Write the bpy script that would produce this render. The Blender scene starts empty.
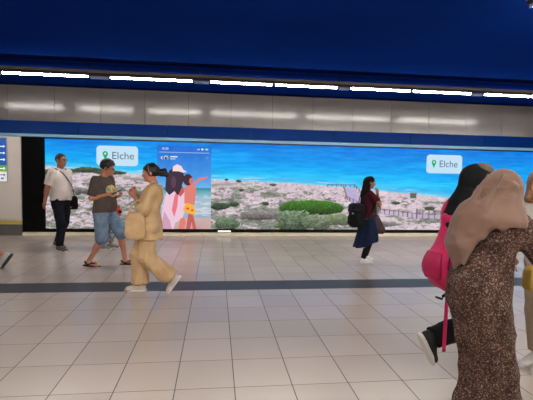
import bpy, bmesh, math
import numpy as np
from mathutils import Matrix, Vector
PI = math.pi
C = bpy.context.scene.collection
sc = bpy.context.scene

# ---------------------------------------------------------------- camera, world, exposure
def make_camera():
    cd = bpy.data.cameras.new('camera'); co = bpy.data.objects.new('camera', cd); C.objects.link(co)
    cd.sensor_width = 36.0; cd.lens = 417.5 / 533 * 36.0; cd.clip_start = 0.05
    yaw, pit, rol = 0.1208, 0.0635, 0.0196
    f = Vector((math.sin(yaw)*math.cos(pit), math.cos(yaw)*math.cos(pit), -math.sin(pit)))
    r = Vector((math.cos(yaw), -math.sin(yaw), 0)); u = r.cross(f)
    r2 = r*math.cos(rol) + u*math.sin(rol); u2 = -r*math.sin(rol) + u*math.cos(rol)
    m = Matrix((r2, u2, -f)).transposed().to_4x4(); m.translation = (0, 0, 1.55)
    co.matrix_world = m; sc.camera = co
make_camera()
w = bpy.data.worlds.new('world'); sc.world = w; w.use_nodes = True
w.node_tree.nodes['Background'].inputs[0].default_value = (0.9, 0.92, 1.0, 1)
w.node_tree.nodes['Background'].inputs[1].default_value = 0.03
sc.view_settings.view_transform = 'Standard'; sc.view_settings.look = 'None'
sc.view_settings.gamma = 1.0; sc.view_settings.use_curve_mapping = False
sc.view_settings.exposure = 0.0
LAMP = 76.0        # emission of the ceiling tubes
SCREEN = 1.0
CEIL = 3.50
WALL_Y = 10.29

# ---------------------------------------------------------------- materials
def lin(c):
    c = [x/255 for x in c]
    return [x/12.92 if x <= .04045 else ((x+.055)/1.055)**2.4 for x in c]
class NT:
    def __init__(s, name):
        s.m = bpy.data.materials.new(name); s.m.use_nodes = True; s.t = s.m.node_tree; s.n = s.t.nodes
        s.b = s.n['Principled BSDF']
    def node(s, typ, **kw):
        n = s.n.new(typ)
        for k, v in kw.items(): setattr(n, k, v)
        return n
    def link(s, a, b): s.t.links.new(a, b)
    def val(s, inp, v):
        if hasattr(v, 'type') and hasattr(v, 'links'): s.link(v, inp)
        elif isinstance(v, bpy.types.NodeSocket): s.link(v, inp)
        else: inp.default_value = v
    def math(s, op, a, b=0.0):
        n = s.node('ShaderNodeMath', operation=op); s.val(n.inputs[0], a); s.val(n.inputs[1], b); return n.outputs[0]
    def mix(s, f, a, b):
        n = s.node('ShaderNodeMix', data_type='RGBA'); s.val(n.inputs[0], f)
        s.val(n.inputs[6], a if isinstance(a, bpy.types.NodeSocket) else (*a, 1)); s.val(n.inputs[7], b if isinstance(b, bpy.types.NodeSocket) else (*b, 1)); return n.outputs[2]
    def ramp(s, f, lo, hi):
        n = s.node('ShaderNodeMapRange'); s.val(n.inputs[0], f); n.inputs[1].default_value = lo; n.inputs[2].default_value = hi; return n.outputs[0]
    def coord(s): return s.node('ShaderNodeTexCoord').outputs['Object']
    def noise(s, scale, detail=2, vec=None):
        n = s.node('ShaderNodeTexNoise'); n.inputs['Scale'].default_value = scale; n.inputs['Detail'].default_value = detail
        s.link(vec or s.coord(), n.inputs['Vector']); return n.outputs[0]
    def bump(s, h, st, dist=.01):
        n = s.node('ShaderNodeBump'); n.inputs[0].default_value = st; n.inputs[1].default_value = dist; s.link(h, n.inputs['Height']); s.link(n.outputs[0], s.b.inputs['Normal'])
MATS = {}
def mat(name, col, rough=.6, metal=0, var=.0, scale=8, bump=0, bscale=60, spec=.5, sheen=0, coat=0):
    if name in MATS: return MATS[name]
    t = NT(name); c = lin(col)
    t.b.inputs['Roughness'].default_value = rough; t.b.inputs['Metallic'].default_value = metal
    t.b.inputs['Specular IOR Level'].default_value = spec
    if sheen: t.b.inputs['Sheen Weight'].default_value = sheen
    if coat: t.b.inputs['Coat Weight'].default_value = coat; t.b.inputs['Coat Roughness'].default_value = .15
    if var:
        f = t.ramp(t.noise(scale, 3), .3, .7)
        t.link(t.mix(f, [x*(1-var) for x in c], [min(1, x*(1+var)) for x in c]), t.b.inputs['Base Color'])
    else: t.b.inputs['Base Color'].default_value = (*c, 1)
    if bump: t.bump(t.noise(bscale, 3), bump)
    MATS[name] = t.m; return t.m
def emis(name, col, st=1.0, base=(10, 10, 12)):
    if name in MATS: return MATS[name]
    t = NT(name); t.b.inputs['Base Color'].default_value = (*lin(base), 1); t.b.inputs['Roughness'].default_value = .4
    t.b.inputs['Emission Color'].default_value = (*lin(col), 1); t.b.inputs['Emission Strength'].default_value = st
    MATS[name] = t.m; return t.m

# ---------------------------------------------------------------- object helpers
def link(name, me, m=None, parent=None, smooth=False):
    o = bpy.data.objects.new(name, me); C.objects.link(o)
    if m is not None:
        for x in (m if isinstance(m, (list, tuple)) else [m]): me.materials.append(x)
    if parent: o.parent = parent
    if smooth: me.polygons.foreach_set('use_smooth', [True]*len(me.polygons))
    return o
def box(bm, x0, x1, y0, y1, z0, z1, mi=0, bev=0):
    r = bmesh.ops.create_cube(bm, size=1)
    vs = r['verts']
    for v in vs: v.co = Vector(((x0+x1)/2+v.co.x*(x1-x0), (y0+y1)/2+v.co.y*(y1-y0), (z0+z1)/2+v.co.z*(z1-z0)))
    for f in {f for v in vs for f in v.link_faces}: f.material_index = mi
    if bev:
        bmesh.ops.bevel(bm, geom=list({e for v in vs for e in v.link_edges}), offset=bev, segments=2, affect='EDGES', profile=.6)
def obj(name, bm, m, parent=None, smooth=False):
    me = bpy.data.meshes.new(name); bm.to_mesh(me); bm.free()
    return link(name, me, m, parent, smooth)
def boxo(name, dims, m, parent=None, bev=0):
    bm = bmesh.new(); box(bm, *dims, bev=bev); return obj(name, bm, m, parent)
def thing(name, label, cat, loc=(0, 0, 0), rz=0, group=None):
    o = bpy.data.objects.new(name, None); C.objects.link(o); o.location = loc; o.rotation_euler = (0, 0, rz)
    return tag(o, label, cat, group)
def tag(o, label, cat, group=None):
    o['label'] = label; o['category'] = cat
    if group: o['group'] = group
    return o
def struct(o): o['kind'] = 'structure'; return o
def poly_prism(pts, d0, d1, holes=()):
    """outline in the wall plane (x, z) given real thickness from y=d0 to y=d1"""
    bm = bmesh.new(); vs = [bm.verts.new((x, d0, z)) for x, z in pts]
    f = bm.faces.new(vs); bmesh.ops.recalc_face_normals(bm, faces=[f])
    r = bmesh.ops.extrude_face_region(bm, geom=[f])
    for v in r['geom']:
        if isinstance(v, bmesh.types.BMVert): v.co.y = d1
    bmesh.ops.recalc_face_normals(bm, faces=bm.faces[:]); return bm
def tube_curve(name, pts, r, m, parent=None, cyclic=False, flat=None):
    """swept round (or flat) strap through points, as a mesh"""
    bm = bmesh.new(); P = [Vector(p) for p in pts]; n = len(P); seg = 8; rings = []
    # resample with Catmull-Rom
    Q = []
    for i in range(n - (0 if cyclic else 1)):
        p0 = P[(i-1) % n] if (cyclic or i) else P[0]; p1 = P[i]; p2 = P[(i+1) % n]; p3 = P[(i+2) % n] if (cyclic or i+2 < n) else P[-1]
        for k in range(6):
            t = k/6; Q.append(.5*((2*p1)+(p2-p0)*t+(2*p0-5*p1+4*p2-p3)*t*t+(3*p1-p0-3*p2+p3)*t**3))
    if not cyclic: Q.append(P[-1])
    N = len(Q); up = Vector((0, 0, 1)) if flat is None else Vector(flat[2])
    for i, q in enumerate(Q):
        a = Q[(i-1) % N] if (cyclic or i) else Q[0]; b = Q[(i+1) % N] if (cyclic or i+1 < N) else Q[-1]
        t = (b-a).normalized(); s = t.cross(up)
        if s.length < 1e-3: s = t.cross(Vector((1, 0, 0)))
        s.normalize(); w_ = s.cross(t)
        ra, rb = (r, r) if flat is None else flat[:2]
        rings.append([bm.verts.new(q + s*math.cos(2*PI*k/seg)*ra + w_*math.sin(2*PI*k/seg)*rb) for k in range(seg)])
    for i in range(N if cyclic else N-1):
        A, B = rings[i], rings[(i+1) % N]
        for k in range(seg): bm.faces.new((A[k], A[(k+1) % seg], B[(k+1) % seg], B[k]))
    if not cyclic: bm.faces.new(rings[0][::-1]); bm.faces.new(rings[-1])
    bmesh.ops.recalc_face_normals(bm, faces=bm.faces[:])
    return obj(name, bm, m, parent, True)
# ================================================================ SETTING
TX, TY, X0 = 0.4243, 0.45, 0.1495
def floor_mat(name, yoff):
    t = NT(name); co = t.node('ShaderNodeTexCoord').outputs['Object']
    sp = t.node('ShaderNodeSeparateXYZ'); t.link(co, sp.inputs[0])
    u = t.math('DIVIDE', t.math('SUBTRACT', sp.outputs[0], X0), TX); v = t.math('DIVIDE', t.math('SUBTRACT', sp.outputs[1], yoff), TY)
    fu = t.math('FRACT', u); fv = t.math('FRACT', v)
    du = t.math('ABSOLUTE', t.math('SUBTRACT', fu, .5)); dv = t.math('ABSOLUTE', t.math('SUBTRACT', fv, .5))
    gu = t.math('GREATER_THAN', du, .5-.0035/TX); gv = t.math('GREATER_THAN', dv, .5-.0028/TY); g = t.math('MAXIMUM', gu, gv)
    cx = t.node('ShaderNodeCombineXYZ'); t.link(t.math('FLOOR', u), cx.inputs[0]); t.link(t.math('FLOOR', v), cx.inputs[1])
    wn = t.node('ShaderNodeTexWhiteNoise'); t.link(cx.outputs[0], wn.inputs['Vector'])
    a = t.mix(wn.outputs['Value'], lin((177, 161, 151)), lin((186, 170, 160)))
    sp2 = t.ramp(t.noise(140, 2, co), .62, .75)
    a = t.mix(t.math('MULTIPLY', sp2, .25), a, lin((120, 112, 106)))
    blot = t.ramp(t.noise(1.1, 3, co), .35, .7)
    a = t.mix(t.math('MULTIPLY', blot, .12), a, lin((150, 142, 136)))
    t.link(t.mix(g, a, lin((62, 57, 55))), t.b.inputs['Base Color'])
    r = t.math('ADD', t.math('MULTIPLY', t.noise(3.0, 3, co), .10), .20)
    t.link(t.math('ADD', r, t.math('MULTIPLY', g, .4)), t.b.inputs['Roughness'])
    t.b.inputs['Specular IOR Level'].default_value = .5
    h = t.math('SUBTRACT', t.math('MULTIPLY', wn.outputs['Value'], .0), g)
    t.bump(h, .3, .002)
    return t.m
def stripe_mat():
    t = NT('dark stone stripe'); co = t.coord()
    n = t.ramp(t.noise(60, 4), .3, .7)
    t.link(t.mix(n, lin((54, 54, 58)), lin((68, 68, 72))), t.b.inputs['Base Color']); t.b.inputs['Roughness'].default_value = .42; t.b.inputs['Specular IOR Level'].default_value = .2
    return t.m
bm = bmesh.new()
for (y0, y1, mi) in ((-11, 5.457, 0), (5.457, 5.921, 1), (5.921, 10.6, 2)):
    bm.faces.new([bm.verts.new(p) for p in ((-12, y0, 0), (16, y0, 0), (16, y1, 0), (-12, y1, 0))]).material_index = mi
bmesh.ops.remove_doubles(bm, verts=bm.verts[:], dist=1e-4)
r = bmesh.ops.extrude_face_region(bm, geom=bm.faces[:])
for v in r['geom']:
    if isinstance(v, bmesh.types.BMVert): v.co.z = -.15
bmesh.ops.recalc_face_normals(bm, faces=bm.faces[:])
struct(obj('floor', bm, [floor_mat('beige floor tile near', 2.935), stripe_mat(), floor_mat('beige floor tile far', 5.921)]))

# ceiling: blue lacquered sheet
t = NT('blue ceiling sheet'); n = t.ramp(t.noise(.5, 2), .3, .7)
t.link(t.mix(n, lin((12, 42, 116)), lin((14, 48, 130))), t.b.inputs['Base Color'])
t.b.inputs['Roughness'].default_value = .6; t.b.inputs['Specular IOR Level'].default_value = .0
struct(boxo('ceiling', (-12, 16, -11, 10.6, CEIL, CEIL+.12), t.m))
# walls
wall_m = mat('pale wall plaster', (190, 186, 180), .6, var=.04, scale=2)
panel_m = NT('white enamel wall panel'); pm = panel_m
n = pm.ramp(pm.noise(1.2, 2), .3, .7)
pm.link(pm.mix(n, lin((103, 98, 96)), lin((111, 106, 104))), pm.b.inputs['Base Color'])
pm.b.inputs['Roughness'].default_value = .15; pm.b.inputs['Specular IOR Level'].default_value = .46
blue_m = mat('blue enamel band', (5, 42, 104), .35, var=.08, scale=1.5, spec=.04)
teal_m = mat('pale blue trim strip', (112, 160, 190), .4, var=.06, scale=2)
dark_m = mat('dark grey skirting stone', (92, 88, 86), .45, var=.1, scale=9)
struct(boxo('wall_back', (-12, 16, WALL_Y+.06, WALL_Y+.3, 0, CEIL), mat('dark backing wall', (48, 46, 46), .9, spec=.1)))
struct(boxo('wall_front', (-12, 16, -11.2, -11, 0, CEIL), wall_m))
struct(boxo('wall_left', (-12.2, -12, -11, 10.6, 0, CEIL), wall_m))
struct(boxo('wall_right', (16, 16.2, -11, 10.6, 0, CEIL), wall_m))
bm = bmesh.new()
for k in range(-8, 15):           # tall enamel panels above the band, 1.02 m each
    a = .338 + 1.0165*k
    box(bm, a+.003, a+1.0165-.003, WALL_Y, WALL_Y+.0595, 2.655, 3.452)
struct(obj('trim_1', bm, pm.m))
navy = mat('dark navy ceiling strip', (4, 14, 50), 1.0, spec=0)
struct(boxo('trim_7', (-12, 16, 7.74, 8.00, CEIL-.002, CEIL+.001), navy)); struct(boxo('trim_8', (-12, 16, WALL_Y-.01, WALL_Y+.0595, 3.453, CEIL-.001), navy))  # flat dark strip across the ceiling, another along the wall top
bm = bmesh.new()
for k in range(-6, 8):            # blue band in 2.03 m lengths, its lower edge leaning out a little
    a = .86 + 2.03*k
    box(bm, a+.005, a+2.03-.005, WALL_Y-.03, WALL_Y+.03, 2.365, 2.65, bev=.006)
for v in bm.verts:
    if v.co.y < WALL_Y: v.co.y -= .05*(2.65-v.co.z)/.285
struct(obj('trim_2', bm, blue_m))
bm = bmesh.new(); box(bm, -12, 16, WALL_Y-.05, WALL_Y+.03, 2.29, 2.36, bev=.004)
struct(obj('trim_3', bm, teal_m))
# left wall cladding, beside the screen
lw = NT('cream ribbed wall cladding'); n = lw.noise(1.5, 2)
wv = lw.node('ShaderNodeTexWave'); wv.inputs['Scale'].default_value = 3.2; lw.link(lw.coord(), wv.inputs['Vector'])
lw.link(lw.mix(n, lin((204, 192, 184)), lin((216, 204, 196))), lw.b.inputs['Base Color']); lw.b.inputs['Roughness'].default_value = .4
lw.bump(wv.outputs[0], .15, .004)
bm = bmesh.new()
for k in range(8): box(bm, -4.47-(k+1)*.95+.004, -4.47-k*.95-.004, WALL_Y-.02, WALL_Y+.06, .375, 2.285, bev=.003)
struct(obj('trim_4', bm, lw.m))
struct(boxo('trim_5', (-12, -4.46, WALL_Y-.05, WALL_Y+.06, .26, .335), mat('yellow trim strip', (196, 168, 78), .4)))
struct(boxo('trim_6', (-12, -4.46, WALL_Y-.035, WALL_Y+.06, .345, .37), mat('white trim strip', (215, 208, 195), .4)))
struct(boxo('baseboard_left', (-12, -4.46, WALL_Y-.03, WALL_Y+.06, 0, .255), dark_m))
bm = bmesh.new()
for k in range(0, 11): box(bm, -4.44+k*2.05+.003, -4.44+(k+1)*2.05-.003, WALL_Y-.10, WALL_Y+.06, 0, .078, bev=.006)
struct(obj('baseboard_back', bm, mat('cream stone ledge', (226, 216, 188), .5, var=.06, scale=5)))

# ---------------------------------------------------------------- lamps
lamp_e = emis('lit lamp diffuser', (255, 250, 240), LAMP, base=(230, 230, 225))
rail_m = mat('grey brown lamp trunking', (120, 104, 92), .4, metal=.3)
slot_m = mat('dark trunking slot', (24, 22, 24), .5)
cap_m = mat('pale blue joint cover', (150, 160, 205), .35, metal=.2)
def trunking(Y, x0, x1, hang, label):
    t = thing('lamp_trunking', label, 'lamp rail', ((x0+x1)/2, Y, CEIL-.07))
    ox = (x0+x1)/2; T = lambda d: (d[0]-ox, d[1]-ox, d[2], d[3], d[4]-CEIL+.07, d[5]-CEIL+.07)
    boxo('channel', T((x0, x1, -.075, .075, 3.340, 3.385)), rail_m, t, .004)
    boxo('slot', T((x0, x1, -.045, .045, 3.288, 3.3395)), slot_m, t)
    for h in hang:
        bm = bmesh.new(); bmesh.ops.create_cone(bm, cap_ends=True, segments=10, radius1=.012, radius2=.012, depth=CEIL-3.386)
        for v in bm.verts: v.co += Vector((h-ox, 0, (CEIL+3.386)/2-CEIL+.07))
        obj('hanger_rod', bm, slot_m, t, True)
    return t
def lamp(x0, x1, Y, label, group):
    t = thing('tube_lamp', label, 'lamp', ((x0+x1)/2, Y, 3.265), group=group); L = (x1-x0)/2
    bm = bmesh.new()
    prof = [(-.030, .022), (-.030, .008), (-.022, -.002), (0, -.008), (.022, -.002), (.030, .008), (.030, .022)]
    rings = [[bm.verts.new((x, y, z)) for y, z in prof] for x in (-L+.015, L-.015)]
    n = len(prof)
    for k in range(n): bm.faces.new((rings[0][k], rings[0][(k+1) % n], rings[1][(k+1) % n], rings[1][k]))
    bm.faces.new(rings[0]); bm.faces.new(rings[1][::-1]); bmesh.ops.recalc_face_normals(bm, faces=bm.faces[:])
    obj('diffuser', bm, lamp_e, t)
    for s in (-1, 1):
        a = s*L; boxo('end_cap', (min(a, a-s*.014), max(a, a-s*.014), -.034, .034, -.012, .0225), cap_m, t, .002)
def joint_cover(x0, x1, Y, label):
    boxc = boxo('joint_cover', (-(x1-x0)/2, (x1-x0)/2, -.03, .03, 0, .05), cap_m, None, .008)
    boxc.location = ((x0+x1)/2, Y, 3.236); tag(boxc, label, 'lamp joint', 'joint covers between the lamps over the screen')
trunking(8.2, -9.5, 13.5, (-5.95, -2.34, 2.42, 5.22, 8.2, -.33), 'grey brown lamp rail hung from the blue ceiling in front of the screen wall')
segs = [(-5.77, -4.27), (-3.87, -2.36), (-1.985, -.46), (-.139, 1.07), (1.11, 2.37), (2.63, 3.89), (3.93, 5.21), (5.48, 6.75), (6.79, 8.05)]
labs = ['lit tube lamp of the ceiling row, out past the left edge above the wall sign',
        'lit tube lamp in the ceiling row above the man in the white polo',
        'lit tube lamp in the ceiling row above the woman in beige, second from the left',
        'shorter lit tube lamp just right of the story picture with the child',
        'lit tube lamp over the middle of the screen, fourth from the left',
        'lit tube lamp above the woman with the black backpack, fifth from the left',
        'lit tube lamp above the right location badge, sixth from the left',
        'lit tube lamp at the right edge of the picture, above the blonde woman',
        'lit tube lamp further right along the rail past the picture edge']
for s, l in zip(segs, labs): lamp(s[0], s[1], 8.2, l, 'tube lamps in the ceiling row over the screen')
for a, b, l in ((-4.24, -3.9, 'pale joint cover at the far left end of the lamp row'), (-2.33, -2.01, 'pale blue joint cover between the two leftmost lit lamps'), (-.44, -.16, 'pale blue joint cover above the story picture'),
                (2.395, 2.605, 'pale joint cover with a hanger rod over the boardwalk part of the screen'), (5.24, 5.45, 'pale blue joint cover over the right location badge')):
    joint_cover(a, b, 8.2, l)
ORD = ['leftmost'] + ['%s from the left' % w_ for w_ in 'second third fourth fifth sixth seventh eighth ninth tenth eleventh twelfth thirteenth fourteenth fifteenth'.split()]
for Y, x0 in ((3.92, 3.09), (1.7, -6.5), (-.9, -6.5), (-3.5, -6.5), (-7.5, -6.5)):  # all but the corner row are unseen, added to light the camera side
    trunking(Y, -9.5 if x0 < 0 else 3.075, 13.5, [x0+.1+2.7*k for k in range(4)], 'grey brown lamp rail nearer the camera, %s' % {3.92: 'entering at the top right corner', 1.7: 'unseen over the camera, added for light', -.9: 'unseen just behind the camera, added for light', -3.5: 'unseen far behind the camera, added for light', -7.5: 'unseen along the far rear wall, added for light'}[Y])
    x = x0; k = 0
    while x < 12.5:
        lamp(x, x+1.26, Y, 'lit tube lamp %s in the row %s' % (ORD[k], {3.92: 'entering at the top right corner', 1.7: 'unseen over the camera, added for light', -.9: 'unseen just behind the camera, added for light', -3.5: 'unseen far behind the camera, added for light', -7.5: 'added unseen along the rear wall'}[Y]), 'tube lamps of the row at %s' % {3.92: 'the top right', 1.7: 'the middle of the hall, unseen and added', -.9: 'the camera side, unseen and added', -3.5: 'the back of the hall, unseen and added', -7.5: 'the rear wall'}[Y])
        x += 1.30 if k % 2 == 0 else 1.55; k += 1

# ---------------------------------------------------------------- the screen
SX0, SX1, SZ0, SZ1 = -3.952, 11.2, .160, 2.256
scr = thing('video_screen', 'huge wall screen showing a turquoise sea, white dunes and green bushes', 'screen', (3.4, WALL_Y, .08))
ORG = Vector((3.4, WALL_Y, .08))
def onscr(o):
    o.parent = scr; o.location = o.location - ORG; return o
bezel_m = mat('black glossy bezel', (4, 4, 5), .2, spec=.2)
bm = bmesh.new()
box(bm, -4.445, SX0, -.045+WALL_Y, WALL_Y+.05, .085, 2.285)
box(bm, SX0, SX1+.3, WALL_Y-.045, WALL_Y+.05, .085, SZ0)
box(bm, SX0, SX1+.3, WALL_Y-.045, WALL_Y+.05, SZ1, 2.285)
box(bm, SX0, SX1+.3, WALL_Y+.02, WALL_Y+.05, SZ0, SZ1)
onscr(obj('frame', bm, bezel_m))
rng = np.random.default_rng(7)
def vnoise(x, y, seed):
    tb = np.random.default_rng(seed).random((256, 256)); xi = np.floor(x).astype(int); yi = np.floor(y).astype(int)
    fx = x-xi; fy = y-yi; fx = fx*fx*(3-2*fx); fy = fy*fy*(3-2*fy); g = lambda a, b: tb[a & 255, b & 255]
    return (g(xi, yi)*(1-fx)+g(xi+1, yi)*fx)*(1-fy)+(g(xi, yi+1)*(1-fx)+g(xi+1, yi+1)*fx)*fy
def fbm(x, y, seed, o=4):
    r = 0; a = .5; s = 0
    for k in range(o): r = r+a*vnoise(x*2**k+17*k, y*2**k+5*k, seed+k); s += a; a *= .55
    return r/s
def sstep(a, b, x): t = np.clip((x-a)/(b-a), 0, 1); return t*t*(3-2*t)
def picture(X, Z):
    """the beach picture shown on the display (sRGB)"""
    col = np.zeros(X.shape+(3,))
    shore = np.interp(X, [-3.95, -2.04, -.15, 1.6, 3.38, 6.1, 8.4, 11.2], [1.62, 1.49, 1.38, 1.315, 1.23, .99, .80, .6]) + .03*(fbm(X*1.2, X*0, 3)-.5)
    s = np.clip((Z-shore)/(2.256-shore), 0, 1)
    sea = np.stack([np.interp(s, [0, .05, .15, .4, .7, 1], c) for c in ([140, 84, 40, 4, 0, 0], [204, 192, 180, 168, 146, 122], [236, 236, 242, 246, 238, 224])], -1)
    rip = fbm(X*3, Z*26, 11, 4)-.5
    sea += rip[..., None]*np.array([30, 46, 34])*1.1
    band = sstep(.45, .75, fbm(X*.5, Z*6, 21, 3))[..., None]; sea += band*np.array([10, 18, 8])
    surf = sstep(.58, .72, fbm(X*2.2, Z*30, 31, 3))*np.exp(-((Z-shore-.06)/.05)**2)*.9
    sea = sea*(1-surf[..., None])+np.array([214, 226, 240])*surf[..., None]
    d = np.clip((shore-Z)/(shore-.135), 0, 1)                     # 0 at the water, 1 at the bottom
    n1 = fbm(X*7, Z*24, 41, 5); n2 = fbm(X*2.2, Z*8, 51, 4); n3 = fbm(X*24, Z*50, 61, 3)
    sand = np.array([228, 208, 218])+(n1-.5)[..., None]*np.array([120, 110, 105])+(n3-.5)[..., None]*60
    grey = sstep(.49, .60, n1*.55+n3*.45)*np.interp(X, [1.5, 4.5], [.68, .5])
    sand = sand*(1-grey[..., None])+np.array([146, 132, 138])*grey[..., None]
    left = np.interp(X, [-3.9, -1.5, 0, 2, 4, 9], [.035, .035, .045, .045, .0, -.01])
    dens = n2*.55+n1*.3+n3*.15+left+.10*d-.03+.07*sstep(.5, .9, d)*np.exp(-((X-1)/2.6)**2)
    g = sstep(.55, .63, dens)*sstep(.02, .12, d)
    gc = np.array([118, 126, 112])+(n3-.5)[..., None]*120+(n1-.5)[..., None]*60
    out = sand*(1-g[..., None]*.85)+gc*g[..., None]*.85
    pale = sstep(.62, .75, fbm(X*3, Z*9, 71, 4)); out = out*(1-.6*pale[..., None])+np.array([244, 226, 232])*.6*pale[..., None]
    fleck = sstep(.60, .70, fbm(X*10, Z*26, 75, 3))*sstep(.04, .15, d); out = out*(1-.6*fleck[..., None])+np.array([84, 90, 78])*.6*fleck[..., None]
    land = sstep(-.008, .008, shore-Z)[..., None]
    col = sea*(1-land)+out*land
    def blob(cx, cz, rx, rz, c, tex=60, seed=81, e=.18, flat=0):
        nonlocal col
        q = ((X-cx)/rx)**2+((Z-cz)/rz)**2 + (fbm(X*9, Z*12, seed, 3)-.5)*e*4
        m = sstep(1.05, .85, q)[..., None]
        shade = np.clip((Z-(cz-rz))/(2*rz), 0, 1)[..., None]
        cc = np.array(c)*(.55+.55*shade)+(fbm(X*22, Z*30, seed+1, 3)-.5)[..., None]*tex
        col = col*(1-m)+cc*m
    # dark dune scrub behind the man in white
    for cx, cz, rx, rz in ((-3.55, 1.52, .4, .06), (-3.0, 1.55, .35, .07), (-2.5, 1.5, .4, .055), (-3.85, 1.47, .2, .06)): blob(cx, cz, rx, rz, (78, 98, 74), 50, 83, .2)
    blob(-3.2, 1.05, .4, .08, (130, 130, 128), 70, 84, .5); blob(-1.6, 1.0, .4, .1, (118, 124, 108), 70, 85, .3)
    # small shrubs
    for cx, cz, rx, rz in ((.55, 1.35, .07, .035), (.25, 1.38, .05, .025), (1.4, 1.27, .10, .03), (.62, 1.13, .07, .03), (1.22, .80, .1, .05), (6.9, .55, .1, .04), (4.62, .85, .13, .04), (5.55, .72, .14, .05), (5.95, .7, .08, .04), (4.3, .62, .1, .03), (.1, .72, .25, .09), (.45, .78, .12, .06)):
        blob(cx, cz, rx, rz, (70, 92, 70), 50, 86, .25)
    blob(.3, .30, .33, .16, (112, 132, 104), 80, 87, .3); blob(-.5, .33, .3, .14, (110, 128, 100), 80, 88, .3); blob(1.1, .5, .6, .12, (140, 132, 132), 70, 88, .3)
    blob(1.75, .24, .3, .1, (108, 118, 82), 80, 89, .3); blob(3.05, .40, .42, .15, (128, 142, 108), 70, 90, .25)
    blob(4.3, .30, .5, .08, (150, 146, 140), 70, 90, .3); blob(3.75, .25, .1, .08, (100, 120, 80), 70, 92, .2)
    # the big clipped bush
    cx, cz = 2.38, .70
    q = (np.abs((X-cx-.02)/.84)**2.5+np.abs((Z-cz+.015-.03*np.cos((X-cx)*1.6))/.185)**2.3)+(fbm(X*12, Z*14, 95, 3)-.5)*.35
    m = sstep(1.06, .9, q)[..., None]; sh = np.clip((Z-.5)/.4, 0, 1)[..., None]
    bc = np.array([64, 112, 36])*(.35+.85*sh**.8)+(fbm(X*26, Z*34, 96, 3)-.5)[..., None]*np.array([50, 70, 36])
    col = col*(1-m)+bc*m
    blob(2.0, .40, .50, .26, (118, 138, 108), 110, 97, .35); blob(2.62, .33, .34, .2, (126, 140, 112), 100, 98, .35)
    # boardwalk running down from the shore, then to the right
    def quad(pts, c, tex=20):
        nonlocal col
        m = np.ones(X.shape)
        for (ax, az), (bx, bz) in zip(pts, pts[1:]+pts[:1]):
            cr = (bx-ax)*(Z-az)-(bz-az)*(X-ax); m = m*sstep(-.004, .004, cr/math.hypot(bx-ax, bz-az))
        m = m[..., None]; cc = np.array(c)+(fbm(X*10, Z*40, 99, 2)-.5)[..., None]*tex; col = col*(1-m)+cc*m
    quad([(3.22, 1.22), (3.32, .93), (3.95, .70), (3.50, 1.22)][::1], (186, 172, 205))
    quad([(3.32, .93), (3.5, .80), (4.05, .62), (3.95, .78)], (172, 160, 196))
    quad([(3.95, .70), (3.95, .60), (5.2, .47), (5.2, .56)], (196, 180, 208))
    quad([(5.2, .56), (5.2, .47), (9.5, .36), (9.5, .45)], (188, 172, 200))
    post = np.zeros(X.shape)
    def rail(x0, z0, x1, z1, n, h):
        nonlocal post
        for k in range(n+1):
            px, pz = x0+(x1-x0)*k/n, z0+(z1-z0)*k/n
            post = np.maximum(post, (np.abs(X-px) < .014)*((Z > pz-.01) & (Z < pz+h))*.8)
        zz = z0+(z1-z0)*(X-x0)/(x1-x0); post = np.maximum(post, (np.abs(Z-zz-h*.85) < .011)*((X > min(x0, x1)) & (X < max(x0, x1)))*.55)
    rail(3.22, 1.22, 3.32, .93, 5, .07); rail(3.50, 1.24, 3.98, .76, 8, .09); rail(3.28, .93, 3.98, .62, 7, .1); rail(3.95, .62, 5.2, .47, 10, .13); rail(5.2, .47, 9.5, .36, 26, .13); rail(5.2, .58, 9.5, .45, 26, .12); rail(2.8, 1.26, 3.5, 1.26, 6, .05)
    col = col*(1-post[..., None])+np.array([112, 84, 104])*post[..., None]
    quad([(5.00, 1.10), (5.00, .98), (5.17, .98), (5.17, 1.10)], (84, 104, 92))      # beach hut
    quad([(4.98, 1.13), (4.98, 1.10), (5.19, 1.10), (5.19, 1.13)], (150, 120, 130))
    # the phone story picture: sky, sea, wet sand (its people are added as shapes)
    sx0, sx1, sz0, sz1 = -1.41, -.12, .135, 2.17
    u = (X-sx0)/(sx1-sx0); inn = ((X > sx0) & (X < sx1) & (Z < sz1))[..., None]
    st = np.stack([np.interp(Z, [.135, .42, .45, .62, .95, 1.10, 1.11, 1.16, 1.17, 1.45, 2.2], c) for c in
        ([196, 205, 150, 176, 150, 90, 70, 40, 110, 70, 30], [160, 172, 175, 190, 186, 165, 150, 140, 180, 150, 108], [158, 170, 196, 206, 205, 175, 165, 160, 235, 228, 214])], -1)
    wv_ = sstep(.55, .7, fbm(X*4, Z*22, 101, 3))*sstep(.42, .5, Z)*sstep(1.05, .9, Z)
    st = st*(1-wv_[..., None]*.7)+np.array([222, 226, 232])*wv_[..., None]*.7
    st += (fbm(X*8, Z*8, 103, 3)-.5)[..., None]*16
    col = np.where(inn, st, col)
    bar = ((X > -1.36) & (X < -.17) & (np.abs(Z-2.01) < .007))[..., None]; col = np.where(bar, (170, 205, 240), col)
    return np.clip(col, 0, 255)
def lin_np(c): c = c/255; return np.where(c <= .04045, c/12.92, ((c+.055)/1.055)**2.4)
nx, nz = 1150, 165
gx = np.linspace(SX0, SX1, nx); gz = np.linspace(SZ0, SZ1, nz)
GX, GZ = np.meshgrid(gx, gz)
verts = np.stack([GX-ORG.x, np.full(GX.shape, 0.0), GZ-ORG.z], -1).reshape(-1, 3)
idx = np.arange(nx*nz).reshape(nz, nx)
faces = np.stack([idx[:-1, :-1], idx[:-1, 1:], idx[1:, 1:], idx[1:, :-1]], -1).reshape(-1, 4)
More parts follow.
